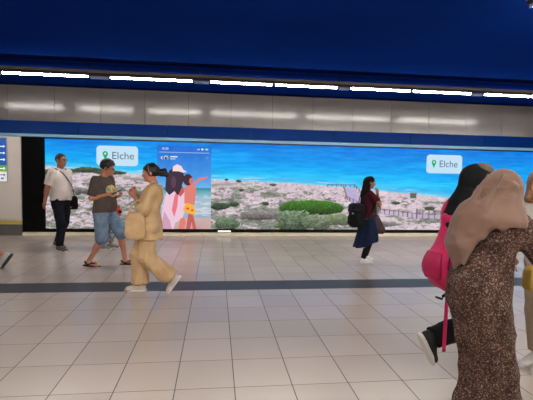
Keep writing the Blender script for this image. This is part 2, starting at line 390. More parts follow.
def mesh_np(name, V, F):
    me = bpy.data.meshes.new(name); k = F.shape[1]
    me.vertices.add(len(V)); me.vertices.foreach_set('co', V.astype(np.float32).ravel())
    me.loops.add(F.size); me.loops.foreach_set('vertex_index', F.astype(np.int32).ravel())
    me.polygons.add(len(F)); me.polygons.foreach_set('loop_start', (np.arange(len(F))*k).astype(np.int32))
    me.update(calc_edges=True); me.validate(); return me
me = mesh_np('display', verts, faces)
ca = me.color_attributes.new('picture', 'FLOAT_COLOR', 'POINT')
cc = np.concatenate([lin_np(picture(GX, GZ)), np.ones(GX.shape+(1,))], -1)
ca.data.foreach_set('color', cc.astype(np.float32).ravel())
t = NT('lit display'); at_ = t.node('ShaderNodeAttribute', attribute_name='picture')
t.b.inputs['Base Color'].default_value = (.01, .01, .012, 1); t.b.inputs['Roughness'].default_value = .5; t.b.inputs['Specular IOR Level'].default_value = .05
t.link(at_.outputs['Color'], t.b.inputs['Emission Color']); t.b.inputs['Emission Strength'].default_value = SCREEN
link('display', me, t.m, scr)
# shapes shown on the display, each a thin lit layer of the screen
def lit(col):
    m_ = emis('lit %d %d %d' % tuple(col), col, SCREEN); m_.node_tree.nodes['Principled BSDF'].inputs['Specular IOR Level'].default_value = .05; return m_
def ellp(cx, cz, rx, rz, n=20, a=0):
    return [(cx+rx*math.cos(2*PI*k/n)*math.cos(a)-rz*math.sin(2*PI*k/n)*math.sin(a), cz+rx*math.cos(2*PI*k/n)*math.sin(a)+rz*math.sin(2*PI*k/n)*math.cos(a)) for k in range(n)]
LAYER = [0]
def shape(name, pts, col, parent=None, lv=None):
    LAYER[0] += 1; d = WALL_Y-.001-.0004*LAYER[0] if lv is None else WALL_Y-lv
    bm = poly_prism(pts, d, WALL_Y-.0005) if False else poly_prism(pts, d, d+.0006)
    for v in bm.verts: v.co -= ORG
    return obj(name, bm, lit(col), parent or scr)
def joinshape(name, items, parent=None):
    """several flat coloured shapes as one mesh"""
    me_mats = []; bmA = bmesh.new()
    for pts, col in items:
        LAYER[0] += 1; d = WALL_Y-.001-.0004*LAYER[0]
        b = poly_prism(pts, d, d+.0003); m_ = lit(col)
        if m_ not in me_mats: me_mats.append(m_)
        for f in b.faces: f.material_index = me_mats.index(m_)
        tmp = bpy.data.meshes.new('tmp'); b.to_mesh(tmp); b.free(); bmA.from_mesh(tmp); bpy.data.meshes.remove(tmp)
    for v in bmA.verts: v.co -= ORG
    return obj(name, bmA, me_mats, parent or scr)
SK = (226, 128, 118); SK2 = (200, 96, 92)
# woman with a white cap, long dark hair and a pale dress, seen from behind
joinshape('story_woman', [
    ([(-1.33, .14), (-1.30, .5), (-1.22, .95), (-1.12, 1.26), (-.95, 1.30), (-.80, 1.22), (-.74, 1.0), (-.73, .7), (-.80, .42), (-.98, .30), (-1.02, .14)], (236, 200, 218)),
    ([(-1.30, .25), (-1.24, .6), (-1.10, .35), (-1.05, .14), (-1.28, .14)], (206, 160, 186)),
    ([(-1.06, .62), (-1.00, .95), (-.94, 1.12), (-.90, 1.05), (-.93, .7), (-1.0, .45)], (236, 120, 130)),
    ([(-.90, .14), (-.86, .40), (-.76, .46), (-.72, .30), (-.78, .14)], SK),
    ([(-1.22, 1.10), (-1.20, 1.40), (-1.12, 1.58), (-.98, 1.66), (-.82, 1.60), (-.76, 1.42), (-.82, 1.22), (-.78, 1.08), (-.92, .98), (-1.0, 1.08), (-1.12, .98)], (66, 50, 66)),
    (ellp(-1.02, 1.30, .06, .14), (92, 66, 84)),
    ([(-1.05, 1.56), (-1.03, 1.68), (-.94, 1.73), (-.84, 1.69), (-.79, 1.60), (-.70, 1.55), (-.80, 1.53), (-.90, 1.56)], (246, 216, 216))])
# child on her arm, bare backed, in a yellow patterned swimsuit, pointing right
joinshape('story_child', [
    ([(-.72, .14), (-.66, .55), (-.56, .55), (-.50, .30), (-.46, .14), (-.55, .14), (-.58, .34), (-.62, .14)], SK2),
    ([(-.76, .78), (-.76, 1.14), (-.70, 1.26), (-.54, 1.26), (-.48, 1.14), (-.50, .9), (-.52, .74)], SK),
    ([(-.56, 1.26), (-.54, 1.20), (-.40, 1.34), (-.22, 1.40), (-.20, 1.44), (-.26, 1.44), (-.42, 1.41)], SK),
    ([(-.80, 1.22), (-.76, 1.06), (-.86, .94), (-.90, 1.0)], SK2),
    ([(-.80, .62), (-.72, .80), (-.56, .76), (-.48, .60), (-.52, .50), (-.66, .54)], (244, 180, 70)),
    (ellp(-.68, .66, .04, .03), (220, 92, 60)), (ellp(-.57, .62, .03, .03), (220, 92, 60)),
    (ellp(-.68, 1.36, .115, .14), (70, 46, 52)), (ellp(-.60, 1.33, .05, .08), (206, 118, 106))])
# story header: clock, signal icons, back arrow, round portrait and name lines
def text(name, body, x, z, size, col, parent, depth):
    cu = bpy.data.curves.new(name, 'FONT'); cu.body = body; cu.size = size; cu.extrude = .0004; cu.offset = 0
    to = bpy.data.objects.new(name, cu); C.objects.link(to); to.rotation_euler = (PI/2, 0, 0); to.location = (x, depth, z)
    bpy.context.view_layer.update(); me2 = bpy.data.meshes.new_from_object(to.evaluated_get(bpy.context.evaluated_depsgraph_get()))
    me2.transform(to.matrix_world); bpy.data.objects.remove(to)
    if parent is scr: me2.transform(Matrix.Translation(-ORG))
    me2.materials.clear(); return link(name, me2, lit(col), parent)
W_ = (235, 243, 252)
text('story_clock', '10:30', -1.31, 2.075, .075, W_, scr, WALL_Y-.006)
joinshape('story_icons', [([(-.46, 2.08), (-.46, 2.10), (-.44, 2.10), (-.44, 2.08)], W_), ([(-.43, 2.08), (-.43, 2.115), (-.41, 2.115), (-.41, 2.08)], W_),
    (ellp(-.34, 2.10, .028, .022), W_), ([(-.27, 2.08), (-.27, 2.12), (-.20, 2.12), (-.20, 2.08)], (150, 230, 170)),
    (ellp(-.22, 1.90, .03, .03), (90, 150, 225)),
    ([(-1.33, 1.88), (-1.29, 1.92), (-1.28, 1.91), (-1.31, 1.88), (-1.28, 1.85), (-1.29, 1.84)], W_)])
joinshape('story_portrait', [(ellp(-1.20, 1.88, .052, .052), (205, 215, 225)), (ellp(-1.20, 1.87, .035, .04), (40, 36, 44)), (ellp(-1.195, 1.885, .016, .02), (190, 140, 120))])
joinshape('story_name_lines', [([(-1.10, 1.895), (-1.10, 1.92), (-.93, 1.92), (-.93, 1.895)], W_), ([(-1.10, 1.845), (-1.10, 1.865), (-.98, 1.865), (-.98, 1.845)], (190, 215, 240))])
def badge(x0, x1, z0, z1):
    LAYER[0] += 1; r = .085; pts = []
    for cx, cz, a0 in ((x1-r, z1-r, 0), (x0+r, z1-r, PI/2), (x0+r, z0+r, PI), (x1-r, z0+r, 1.5*PI)):
        pts += [(cx+r*math.cos(a0+PI/2*k/6), cz+r*math.sin(a0+PI/2*k/6)) for k in range(7)]
    b = shape('location_badge', pts, (196, 226, 246), lv=.020)
    h = z1-z0; cz = (z0+z1)/2; cx = x0+.20
    pin = ellp(cx, cz+.045, .062, .062, 24); pin = [p for p in pin if p[1] > cz+.01]+[]
    pin = sorted(pin, key=lambda p: math.atan2(p[1]-cz-.045, p[0]-cx) if math.atan2(p[1]-cz-.045, p[0]-cx) > -PI/2 else math.atan2(p[1]-cz-.045, p[0]-cx)+2*PI)
    pin = pin+[(cx, cz-.11)]
    shape('pin_icon', pin, (20, 172, 112), b, lv=.022); shape('pin_hole', ellp(cx, cz+.048, .024, .024), (196, 226, 246), b, lv=.024)
    tx = text('place_name', 'Elche', x0+.34, cz-.075, .245, (84, 104, 124), scr, WALL_Y-.022)
    tx.parent = b
badge(-2.80, -1.85, 1.66, 2.13)
badge(5.40, 6.38, 1.64, 2.12)
# small lit plate at the lower rim
bm = bmesh.new(); box(bm, .06-ORG.x, .37-ORG.x, -.06, -.0455, .098-ORG.z, .125-ORG.z, bev=.003)
obj('lit_plate', bm, emis('lit plate', (255, 250, 240), 2.2), scr)

# ---------------------------------------------------------------- line sign on the left wall
sg = thing('line_direction_sign', 'tall blue, green and white line direction sign at the left edge', 'sign', (-5.15, WALL_Y-.02, 1.236))
def sb(name, x0, x1, z0, z1, col, d=.02, parent=None):
    return boxo(name, (x0+5.15, x1+5.15, -d, 0 if d > .01 else -.0, z0-1.236, z1-1.236), emis('backlit sign %d %d %d' % col, col, .55, base=col), parent or sg, .002)
boxo('sign_frame', (-5.56+5.15, -4.757+5.15, -.02, -.0005, 0, 1.02), mat('silver sign rim', (175, 178, 185), .3, metal=.6), sg, .003)
sb('blue_field', -5.54, -4.775, 1.62, 2.24, (28, 78, 158), .024); sb('green_field', -5.54, -4.775, 1.48, 1.615, (96, 158, 48), .024); sb('white_field', -5.54, -4.775, 1.25, 1.475, (214, 214, 218), .024)
def arrow(x, z, col, par):
    bm = bmesh.new(); X_ = x+5.15; Z_ = z-1.236
    pts = [(X_-.07, Z_-.008), (X_+.03, Z_-.008), (X_+.03, Z_-.03), (X_+.07, Z_), (X_+.03, Z_+.03), (X_+.03, Z_+.008), (X_-.07, Z_+.008)]
    obj('arrow', poly_prism(pts, -.0265, -.0245), emis('sign mark %d' % col[0], col, .8, base=col), par)
for z in (2.05, 1.90, 1.75): arrow(-4.87, z, (235, 240, 245), sg)
arrow(-4.87, 1.545, (235, 240, 245), sg); arrow(-4.87, 1.40, (40, 44, 60), sg)
for z, w2 in ((2.05, .42), (1.90, .36), (1.75, .44), (1.545, .4)):
    boxo('line_name_bar', (-.36, -.36+w2, -.0265, -.0245, z-1.236-.014, z-1.236+.014), emis('sign mark 235', (235, 240, 245), .8, base=(235, 240, 245)), sg)
for x, c in ((-5.40, (214, 60, 60)), (-5.2, (60, 110, 190)), (-5.0, (90, 170, 80)), (-4.87, (60, 60, 70))):
    boxo('line_number_tile', (x-.03+5.15, x+.03+5.15, -.0265, -.0245, 1.30-1.236, 1.34-1.236), emis('sign mark n%d' % c[0], c, .5, base=c), sg)
# ================================================================ SMOOTH SOLIDS (signed distance -> one continuous mesh)
def nrm(v): v = np.array(v, float); return v/np.linalg.norm(v)
class Solid:
    def __init__(s): s.ops = []
    def add(s, fn, lo, hi, k=.02, mode='u'): s.ops.append((fn, np.array(lo, float), np.array(hi, float), k, mode)); return s
    def cone(s, a, b, ra, rb=None, k=.02, capa=False, capb=False, mode='u', fl=None):
        """limb from a to b; capped ends are cut flat (a clean cuff or hem)"""
        rb = ra if rb is None else rb; a = np.array(a, float); b = np.array(b, float); d = b-a; L = np.linalg.norm(d)+1e-9; d = d/L; r = max(ra, rb)
        def fn(X, Y, Z):
            px, py, pz = X-a[0], Y-a[1], Z-a[2]; t = px*d[0]+py*d[1]+pz*d[2]; tc = np.clip(t, 0, L)
            qx, qy, qz = px-tc*d[0], py-tc*d[1], pz-tc*d[2]
            if fl is not None:                       # flattened across a direction
                n, q = fl; dt = (qx*n[0]+qy*n[1]+qz*n[2])*(q-1); qx, qy, qz = qx+dt*n[0], qy+dt*n[1], qz+dt*n[2]
            v = np.sqrt(qx*qx+qy*qy+qz*qz)-(ra+(rb-ra)*tc/L)
            if capa: v = np.maximum(v, -t)
            if capb: v = np.maximum(v, t-L)
            return v
        return s.add(fn, np.minimum(a, b)-r, np.maximum(a, b)+r, k, mode)
    def ell(s, c, r, M=None, k=.02, mode='u'):
        c = np.array(c, float); r = np.array(r, float); R = np.eye(3) if M is None else np.array(M, float); m = r.max()
        def fn(X, Y, Z):
            p = (X-c[0], Y-c[1], Z-c[2]); q = [(p[0]*R[0, i]+p[1]*R[1, i]+p[2]*R[2, i]) for i in range(3)]
            k0 = np.sqrt(sum((q[i]/r[i])**2 for i in range(3))); k1 = np.sqrt(sum((q[i]/r[i]**2)**2 for i in range(3)))+1e-9
            return k0*(k0-1)/k1
        return s.add(fn, c-m, c+m, k, mode)
    def loft(s, st, k=.02, yaw=0, folds=None, mode='u', p=2.0):
        """stations (z, cx, cy, half depth along x, half width along y); flat cut at both ends"""
        st = sorted(st); A = np.array(st, float); z = A[:, 0]; cs, sn = math.cos(yaw), math.sin(yaw); m = A[:, 3:].max()
        def sm(Z, col):
            # smooth (Catmull-Rom like) interpolation
            x = A[:, col]; i = np.clip(np.searchsorted(z, Z)-1, 0, len(z)-2); t = np.clip((Z-z[i])/(z[i+1]-z[i]), 0, 1)
            g = np.gradient(x, z); h = z[i+1]-z[i]
            return (2*t**3-3*t**2+1)*x[i]+(t**3-2*t**2+t)*h*g[i]+(-2*t**3+3*t**2)*x[i+1]+(t**3-t**2)*h*g[i+1]
        def fn(X, Y, Z):
            cx, cy, a, b = (sm(Z, c) for c in (1, 2, 3, 4)); dx, dy = X-cx, Y-cy; dx, dy = dx*cs+dy*sn, -dx*sn+dy*cs
            e = (np.abs(dx/a)**p+np.abs(dy/b)**p)**(1/p)
            if folds is not None: e = e/(1+folds(np.arctan2(dy/b, dx/a), Z))
            v = (e-1)*np.minimum(a, b)
            return np.maximum(np.maximum(v, z[0]-Z), Z-z[-1])
        lo = [A[:, 1].min()-m*1.2, A[:, 2].min()-m*1.2, z[0]]; hi = [A[:, 1].max()+m*1.2, A[:, 2].max()+m*1.2, z[-1]]
        return s.add(fn, lo, hi, k, mode)
    def plane(s, n, d):      # keep n.p < d
        n = nrm(n); s.ops.append((lambda X, Y, Z: X*n[0]+Y*n[1]+Z*n[2]-d, None, None, 0, 'i')); return s
    def mesh(s, h, name='m', fold=0, fseed=0, ffreq=18, fdir=(1, 1, .35)):
        adds = [o for o in s.ops if o[4] == 'u']; lo = np.min([o[1] for o in adds], 0)-3*h-.01; hi = np.max([o[2] for o in adds], 0)+3*h+.01
        n = np.ceil((hi-lo)/h).astype(int)+1; ax = [lo[i]+h*np.arange(n[i]) for i in range(3)]
        f = np.full(n, .5, np.float32)
        for fn, a, b, k, mode in s.ops:
            if a is None:
                f = np.maximum(f, fn(ax[0][:, None, None], ax[1][None, :, None], ax[2][None, None, :])); continue
            pad = k+2.5*h; i0 = np.clip(np.floor((a-pad-lo)/h).astype(int), 0, n-1); i1 = np.clip(np.ceil((b+pad-lo)/h).astype(int)+1, 1, n)
            sl = tuple(slice(i0[i], i1[i]) for i in range(3))
            d = fn(ax[0][sl[0]][:, None, None], ax[1][sl[1]][None, :, None], ax[2][sl[2]][None, None, :])
            g = f[sl]
            if mode == 'u':
                hh = np.maximum(k-np.abs(g-d), 0)/max(k, 1e-6); f[sl] = np.minimum(g, d)-hh*hh*k*.25
            else:
                hh = np.maximum(k-np.abs(g+d), 0)/max(k, 1e-6); f[sl] = np.maximum(g, -d)+hh*hh*k*.25
        V, F = surfnet(f, lo, h)
        me = mesh_np(name, V, F)
        if fold:
            N = np.empty(len(V)*3, np.float32); me.vertices.foreach_get('normal', N); N = N.reshape(-1, 3); r = np.random.default_rng(fseed); q = np.zeros(len(V))
            for j in range(7):
                kv = r.normal(size=3)*np.array(fdir)*ffreq; q += 1.35-2.2*np.abs(np.sin(.5*(V@kv)+r.random()*6.28+1.2*np.sin(V@(r.normal(size=3)*6)+r.random()*6)))**.8
            V = V+N*(np.clip(q, -3.5, 4)*fold/2.6+fold*.35)[:, None]; me.vertices.foreach_set('co', V.astype(np.float32).ravel()); me.update()
        me.polygons.foreach_set('use_smooth', [True]*len(me.polygons)); return me
def surfnet(f, lo, h):
    s = f < 0; nx_, ny_, nz_ = f.shape; c = np.zeros((nx_-1, ny_-1, nz_-1), np.int8)
    cn = [(i, j, k) for i in (0, 1) for j in (0, 1) for k in (0, 1)]
    sub = lambda A, o: A[o[0]:nx_-1+o[0], o[1]:ny_-1+o[1], o[2]:nz_-1+o[2]]
    for o in cn: c += sub(s, o)
    act = (c > 0) & (c < 8); I = np.argwhere(act); n = len(I); vid = np.full(c.shape, -1, np.int64); vid[act] = np.arange(n)
    P = np.zeros((n, 3)); W = np.zeros(n)
    for a in range(3):
        for o in cn:
            if o[a]: continue
            o2 = list(o); o2[a] = 1
            fa = f[I[:, 0]+o[0], I[:, 1]+o[1], I[:, 2]+o[2]]; fb = f[I[:, 0]+o2[0], I[:, 1]+o2[1], I[:, 2]+o2[2]]
            m = (fa < 0) != (fb < 0); t = np.where(m, fa/np.where(m, fa-fb, 1), 0); p = np.tile(np.array(o, float), (n, 1)); p[:, a] = t
            P += p*m[:, None]; W += m
    V = lo+h*(I+P/W[:, None]); Fs = []
    for a in range(3):
        b, c_ = [(1, 2), (2, 0), (0, 1)][a]
        sl0 = [slice(None)]*3; sl1 = [slice(None)]*3; sl0[a] = slice(0, -1); sl1[a] = slice(1, None)
        E = s[tuple(sl0)] != s[tuple(sl1)]; J = np.argwhere(E); J = J[(J[:, b] > 0) & (J[:, c_] > 0) & (J[:, b] < f.shape[b]-1) & (J[:, c_] < f.shape[c_]-1)]
        inside = s[J[:, 0], J[:, 1], J[:, 2]]
        def g(db, dc): K = J.copy(); K[:, b] -= db; K[:, c_] -= dc; return vid[K[:, 0], K[:, 1], K[:, 2]]
        q = np.stack([g(1, 1), g(0, 1), g(0, 0), g(1, 0)], 1); q[~inside] = q[~inside][:, ::-1]; Fs.append(q)
    return V, np.concatenate(Fs)

# ================================================================ PEOPLE
def ik(a, b, l1, l2, pole):
    a, b = np.array(a, float), np.array(b, float); d = b-a; L = min(np.linalg.norm(d), (l1+l2)*.999); u = d/np.linalg.norm(d)
    x = (l1*l1-l2*l2+L*L)/(2*L); y = math.sqrt(max(l1*l1-x*x, 0)); p = np.array(pole, float); p = p-u*(p@u); p = p/np.linalg.norm(p)
    return a+u*x+p*y, a+u*L
def rotm(yaw=0, pitch=0, roll=0):   # pitch > 0 looks down
    cy, sy, cp, sp, cr, sr = math.cos(yaw), math.sin(yaw), math.cos(pitch), math.sin(pitch), math.cos(roll), math.sin(roll)
    return np.array([[cy, -sy, 0], [sy, cy, 0], [0, 0, 1]])@np.array([[cp, 0, sp], [0, 1, 0], [-sp, 0, cp]])@np.array([[1, 0, 0], [0, cr, -sr], [0, sr, cr]])
class Person:
    """local frame: faces +x, left is +y. All lengths for a 1.75 m figure, scaled by s."""
    def __init__(P, label, loc, rz, H, feet, wrists, female=False, lean=0.0, drop=0.0, fat=0.0, head=(0, 0, 0), skin=(176, 122, 96), elbow=None, group=None, hz=.0, turn=0, knee=None):
        P.t = thing('person', label, 'person', (loc[0], loc[1], 0), rz, group); s = P.s = H/1.75; P.f = female; P.lean = lean; P.fat = fat
        P.hipz = .925*s-drop; P.skin = skin
        hw = .088*s; sw = (.158 if female else .182)*s
        P.top = P.hipz+.495*s; P.shift = lambda z: lean*max(0, (z-P.hipz))/(.5*s)
        P.hip = {q: np.array([0, hw*y, P.hipz]) for q, y in (('R', -1), ('L', 1))}
        ct, sn = math.cos(turn), math.sin(turn); P.turn = turn
        P.sho = {q: np.array([lean-sn*y*sw, sw*y*ct, P.top]) for q, y in (('R', -1), ('L', 1))}
        P.leg, P.arm, P.foot = {}, {}, {}
        for q in 'RL':
            x, y, z, pit, yw = feet[q]; an = np.array([x, y, z+.075*s])
            kp = (1, .0, .1) if knee is None else knee.get(q, (1, 0, .1))
            kn, an = ik(P.hip[q], an, .425*s, .43*s, kp); P.leg[q] = (P.hip[q], kn, an)
            P.foot[q] = (an, rotm(yw, pit))
            e = (-.5, -.25 if q == 'R' else .25, -1) if elbow is None else elbow[q]
            el, wr = ik(P.sho[q], wrists[q][:3], .285*s, .25*s, e); P.arm[q] = (P.sho[q], el, wr)
        P.hd = wrists
        P.neck = np.array([lean, 0, P.top+.05*s]); P.hR = rotm(*head)
        P.hc = P.neck+np.array([0.0, 0, .02*s])+P.hR@(np.array([.018, 0, .135+hz])*s)
        P.body()
    def hp(P, x, y, z): return P.hc+P.hR@(np.array([x, y, z])*P.s)
    def stations(P, d=0.0, z0=None, z1=None, bulk=0):
        s = P.s; b = P.hipz; F = P.fat
        if P.f: T = [(-.09, .0, .088, .135), (.0, -.005, .108, .165), (.06, .0, .10, .158), (.15, .005, .088, .125), (.24, .008, .095, .125), (.34, .016, .108, .14), (.43, .0, .088, .140), (.49, -.008, .066, .10), (.53, -.008, .05, .06)]
        else: T = [(-.09, .0, .09, .145), (.0, -.005, .112, .165), (.06, .004, .11, .160), (.15, .012, .108, .150), (.24, .012, .112, .158), (.34, .01, .118, .170), (.43, -.002, .098, .165), (.49, -.010, .072, .115), (.53, -.01, .055, .062)]
        out = []
        for z, cx, a, w_ in T:
            bell = math.exp(-((z-.13)/.13)**2)*F; Z = b+z*s
            out.append((Z, P.shift(Z)+(cx+bell*.5)*s, 0, (a+bell*.6)*s+d, (w_+bell*.5)*s+d))
        if z0 is not None or z1 is not None:
            z0 = z0 if z0 is not None else out[0][0]; z1 = z1 if z1 is not None else out[-1][0]; A = np.array(out)
            f = lambda Z: (Z,)+tuple(np.interp(Z, A[:, 0], A[:, i]) for i in range(1, 5))
            out = [f(z0)]+[o for o in out if z0+.01 < o[0] < z1-.01]+[f(z1)]
        return out
    def part(P, name, S, m, h=.008, parent=None, **kw):
        return link(name, S.mesh(h, name, **kw), m, parent or P.t)
    def body(P):
        s = P.s; S = Solid(); S.loft(P.stations(), k=.03*s)
        nb = P.neck-np.array([.005, 0, .04*s]); S.cone(nb, P.hp(-.025, 0, -.06), .056*s if not P.f else .048*s, .052*s if not P.f else .045*s, k=.03*s)
        S.ell(P.hp(-.012, 0, .03), np.array([.098, .077, .090])*s, P.hR, k=.02)
        S.ell(P.hp(.024, 0, -.035), np.array([.066, .058, .078])*s, P.hR, k=.03*s)
        S.ell(P.hp(.058, 0, -.088), np.array([.022, .026, .020])*s, P.hR, k=.025*s)     # chin
        S.cone(P.hp(.083, 0, .012), P.hp(.104, 0, -.024), .007*s, .0125*s, k=.014*s)     # nose
        S.ell(P.hp(.082, 0, .028), np.array([.012, .046, .010])*s, P.hR, k=.016*s)       # brow
        S.ell(P.hp(.084, 0, -.052), np.array([.010, .023, .010])*s, P.hR, k=.012*s)      # mouth mound
        for y in (-1, 1):
            S.ell(P.hp(.088, .032*y, .012), np.array([.012, .017, .010])*s, P.hR, k=.012*s, mode='s')
            S.ell(P.hp(-.008, .080*y, -.004), np.array([.020, .010, .032])*s, P.hR@rotm(.3*y), k=.008*s)
        for q, y in (('R', -1), ('L', 1)):
            a, e, w_ = P.arm[q]; r = 1.0 if not P.f else .86
            S.cone(a+np.array([0, -y*.02, -.01])*s, e, .050*s*r, .039*s*r, k=.04*s); S.cone(e, w_, .040*s*r, .027*s*r, k=.02)
            S.ell(e+(w_-e)*.25, np.array([.045, .040, .07])*s*r*.95, P.frame(w_-e), k=.03)
            S.ops and P.hand(S, q)
            h_, kn, an = P.leg[q]
            S.cone(h_+np.array([0, 0, .0]), kn, .088*s, .055*s, k=.04*s); S.cone(kn, an, .053*s, .036*s, k=.03)
            S.ell(kn+(an-kn)*.3-P.frame(an-kn)[:, 0]*.014*s, np.array([.052, .050, .11])*s, P.frame(an-kn), k=.03)
            c, R = P.foot[q]; fp = lambda x, y_, z: c+R@(np.array([x, y_, z])*s)
            S.cone(fp(-.035, 0, -.045), fp(.05, 0, -.035), .031*s, .036*s, k=.03); S.cone(fp(.03, 0, -.025), fp(.13, 0, -.05), .036*s, .024*s, k=.02, fl=(R[:, 1], .72))
            for j, (yy, L) in enumerate(((-.030, .168), (-.014, .178), (.002, .18), (.017, .178), (.034, .182))):
                yy *= y*-1 if False else (1 if q == 'R' else -1)
                S.cone(fp(.12, yy, -.056), fp(L-.012, yy*1.05, -.062), .012*s, .010*s, k=.008)
        P.bodyo = P.part('body', S, mat('skin %d %d %d' % P.skin, P.skin, .5, var=.05, scale=20), h=.0075)
        # eyes, brows and lips
        for y in (-1, 1):
            for nm, c, r, col, rg in (('eye', (.078, .031*y, .011), (.010, .0125, .008), (225, 220, 215), .2), ('eyebrow', (.088, .032*y, .031), (.006, .018, .0042), (40, 30, 26), .8)):
                o = P.blob(nm, P.hp(*c), np.array(r)*s, P.hR@rotm(.28*y), mat('%s tone %d' % (nm, col[0]), col, rg))
                if nm == 'eye': P.blob('iris', P.hp(.0868, .0305*y, .011), np.array([.003, .0055, .0058])*s, P.hR@rotm(.28*y), mat('dark iris', (38, 26, 20), .2), o)
        lip = tuple(int(c*k) for c, k in zip(P.skin, (.86, .66, .66)))
        P.blob('lips', P.hp(.0915, 0, -.053), np.array([.0045, .020, .0070])*s, P.hR, mat('lips %d' % lip[0], lip, .45))
    def blob(P, name, c, r, R, m, parent=None):
        bm = bmesh.new(); bmesh.ops.create_uvsphere(bm, u_segments=16, v_segments=10, radius=1)
        for v in bm.verts: v.co = Vector(c+R@(np.array(v.co)*r))
        return obj(name, bm, m, parent or P.t, True)
    def frame(P, d, up=(1, 0, 0)):
        z = nrm(d); x = np.array(up, float); x = x-z*(x@z)
        if np.linalg.norm(x) < .05: x = np.array([0, 0, 1.])-z*z[2]
        x = nrm(x); return np.stack([x, np.cross(z, x), z], 1)
    def hand(P, S, q):
        """palm, four unequal fingers bent towards the palm, thumb from the side of the palm"""
        s = P.s*(.92 if P.f else 1); a, e, w_ = P.arm[q]; o = P.hd[q]
        d = nrm(o[3]) if len(o) > 3 and o[3] is not None else nrm(w_-e)
        n = o[4] if len(o) > 4 else ((0, 1, 0) if q == 'R' else (0, -1, 0)); curl = o[5] if len(o) > 5 else .55
        n = np.array(n, float); n = nrm(n-d*(n@d)); sd = np.cross(d, n)*(1 if q == 'L' else -1)     # towards the thumb
        pt = lambda u, v, z=0: w_+(d*u+sd*v+n*z)*s
        S.ell(pt(.048, 0, .002), np.array([.052, .040, .016])*s, np.stack([d, sd, n], 1), k=.02)
        for v, L in ((.027, .070), (.009, .079), (-.009, .073), (-.026, .057)):
            p0 = pt(.085, v); d1 = nrm(d*math.cos(curl*.7)+n*math.sin(curl*.7)); p1 = p0+d1*L*.52*s; d2 = nrm(d*math.cos(curl*1.9)+n*math.sin(curl*1.9)); p2 = p1+d2*L*.48*s
            S.cone(p0-d1*.02*s, p1, .0090*s, .0083*s, k=.006); S.cone(p1, p2, .0083*s, .0070*s, k=.004)
        p0 = pt(.022, .028, .006); d1 = nrm(d*.75+sd*.62+n*.3); p1 = p0+d1*.045*s; d2 = nrm(d*.9+sd*.25+n*(.3+curl*.4)); S.cone(p0, p1, .0125*s, .0100*s, k=.012); S.cone(p1, p1+d2*.033*s, .0100*s, .0080*s, k=.004)
    # ---- clothes
    def top_(P, name, m, z0, sleeve=.5, d=.016, sd=.022, flare=0, flarex=0, belly=0, h=.008, fold=.004, collar=0, seed=1, folds=None, cuff=None, zc=None):
        s = P.s; S = Solid(); st = P.stations(d, z0=z0, z1=P.top+.035*s)
        if flare or flarex:
            n = []
            for (z, cx, cy, a, b) in st:
                t = max(0, (P.hipz+.2*s-z))/(P.hipz+.2*s-z0+1e-6); n.append((z, cx+flarex*t, cy, a+flare*t, b+flare*t))
            st = n
        if z0 < P.hipz-.09*s:
            A = st[1] if len(st) > 1 else st[0]
        S.loft(st, k=.03, folds=folds)
        S.cone(P.neck-np.array([.005, 0, .06*s]), P.neck+np.array([.0, 0, .012*s+collar]), .078*s if not P.f else .068*s, (.066 if not P.f else .058)*s, k=.03, capb=True)
        for q in 'RL':
            a, e, w_ = P.arm[q]; r = 1. if not P.f else .88; y = 1 if q == 'L' else -1; a = a+np.array([0, -y*.015, -.008])*s
            if sleeve <= 1: S.cone(a, a+(e-a)*sleeve, .056*s*r+sd*.5, .046*s*r+sd*(cuff or 1), k=.045*s, capb=sleeve > .1)
            else:
                S.cone(a, e, .056*s*r+sd*.5, .044*s*r+sd*.8, k=.045*s); S.cone(e, e+(w_-e)*(sleeve-1), .044*s*r+sd*.8, .034*s*r+sd*(cuff or .6), k=.02, capb=True)
        # open the neck
        S.cone(P.neck+np.array([.02, 0, .0])*s, P.neck+np.array([.03, 0, .12])*s, .050*s, .07*s, k=.008, mode='s')
        return P.part(name, S, m, h=h, fold=fold, fseed=seed)
    def legs_(P, name, m, ztop, frac, rt=.10, rk=.075, re=.07, d=.014, h=.008, fold=.004, seed=2, seat=True, wide=1.0):
        """trousers or shorts: frac 0..1 to the knee, 1..2 to the ankle"""
        s = P.s; S = Solid()
        S.loft(P.stations(d, z0=P.hipz-.075*s, z1=ztop), k=.03)
        for q in 'RL':
            a, kn, an = P.leg[q]; a = a+np.array([0, 0, .0])
            if frac <= 1: S.cone(a, a+(kn-a)*frac, rt*s, (rt+(rk-rt)*frac)*s, k=.035, capb=True)
            else:
                S.cone(a, kn, rt*s, rk*s, k=.035); S.cone(kn, kn+(an-kn)*(frac-1), rk*s, re*s, k=.03, capb=True)
        return P.part(name, S, m, h=h, fold=fold, fseed=seed, fdir=(1, 1, .5))
    def shoe(P, q, m, solem, kind='sneaker'):
        s = P.s; c, R = P.foot[q]
        S = Solid()
        S.cone((-.038*s, 0, -.030*s), (.04*s, 0, -.035*s), .040*s, .042*s, k=.03); S.cone((-.02*s, 0, 0), (-.02*s, 0, .025*s), .046*s, .044*s, k=.03, capb=True)
        S.cone((.02*s, 0, -.012*s), (.155*s, 0, -.048*s), .044*s, .030*s, k=.03, fl=((0, 1, 0), .80)); S.ell((.145*s, 0, -.045*s), (.05*s, .042*s, .026*s), k=.02)
        S.plane((0, 0, -1), .066*s)
        o = link('shoe', S.mesh(.006, 'shoe'), m, P.t); T = Matrix.Translation(Vector(c))@Matrix(R.tolist()).to_4x4(); o.matrix_local = T
        S = Solid(); S.loft([(-.080*s, .055*s, 0, .150*s, .045*s), (-.058*s, .055*s, 0, .150*s, .046*s), (-.05*s, .055*s, 0, .148*s, .044*s)], k=.01, p=2.6)
        link('sole', S.mesh(.0055, 'sole'), solem, o)
        # laces
        bm = bmesh.new()
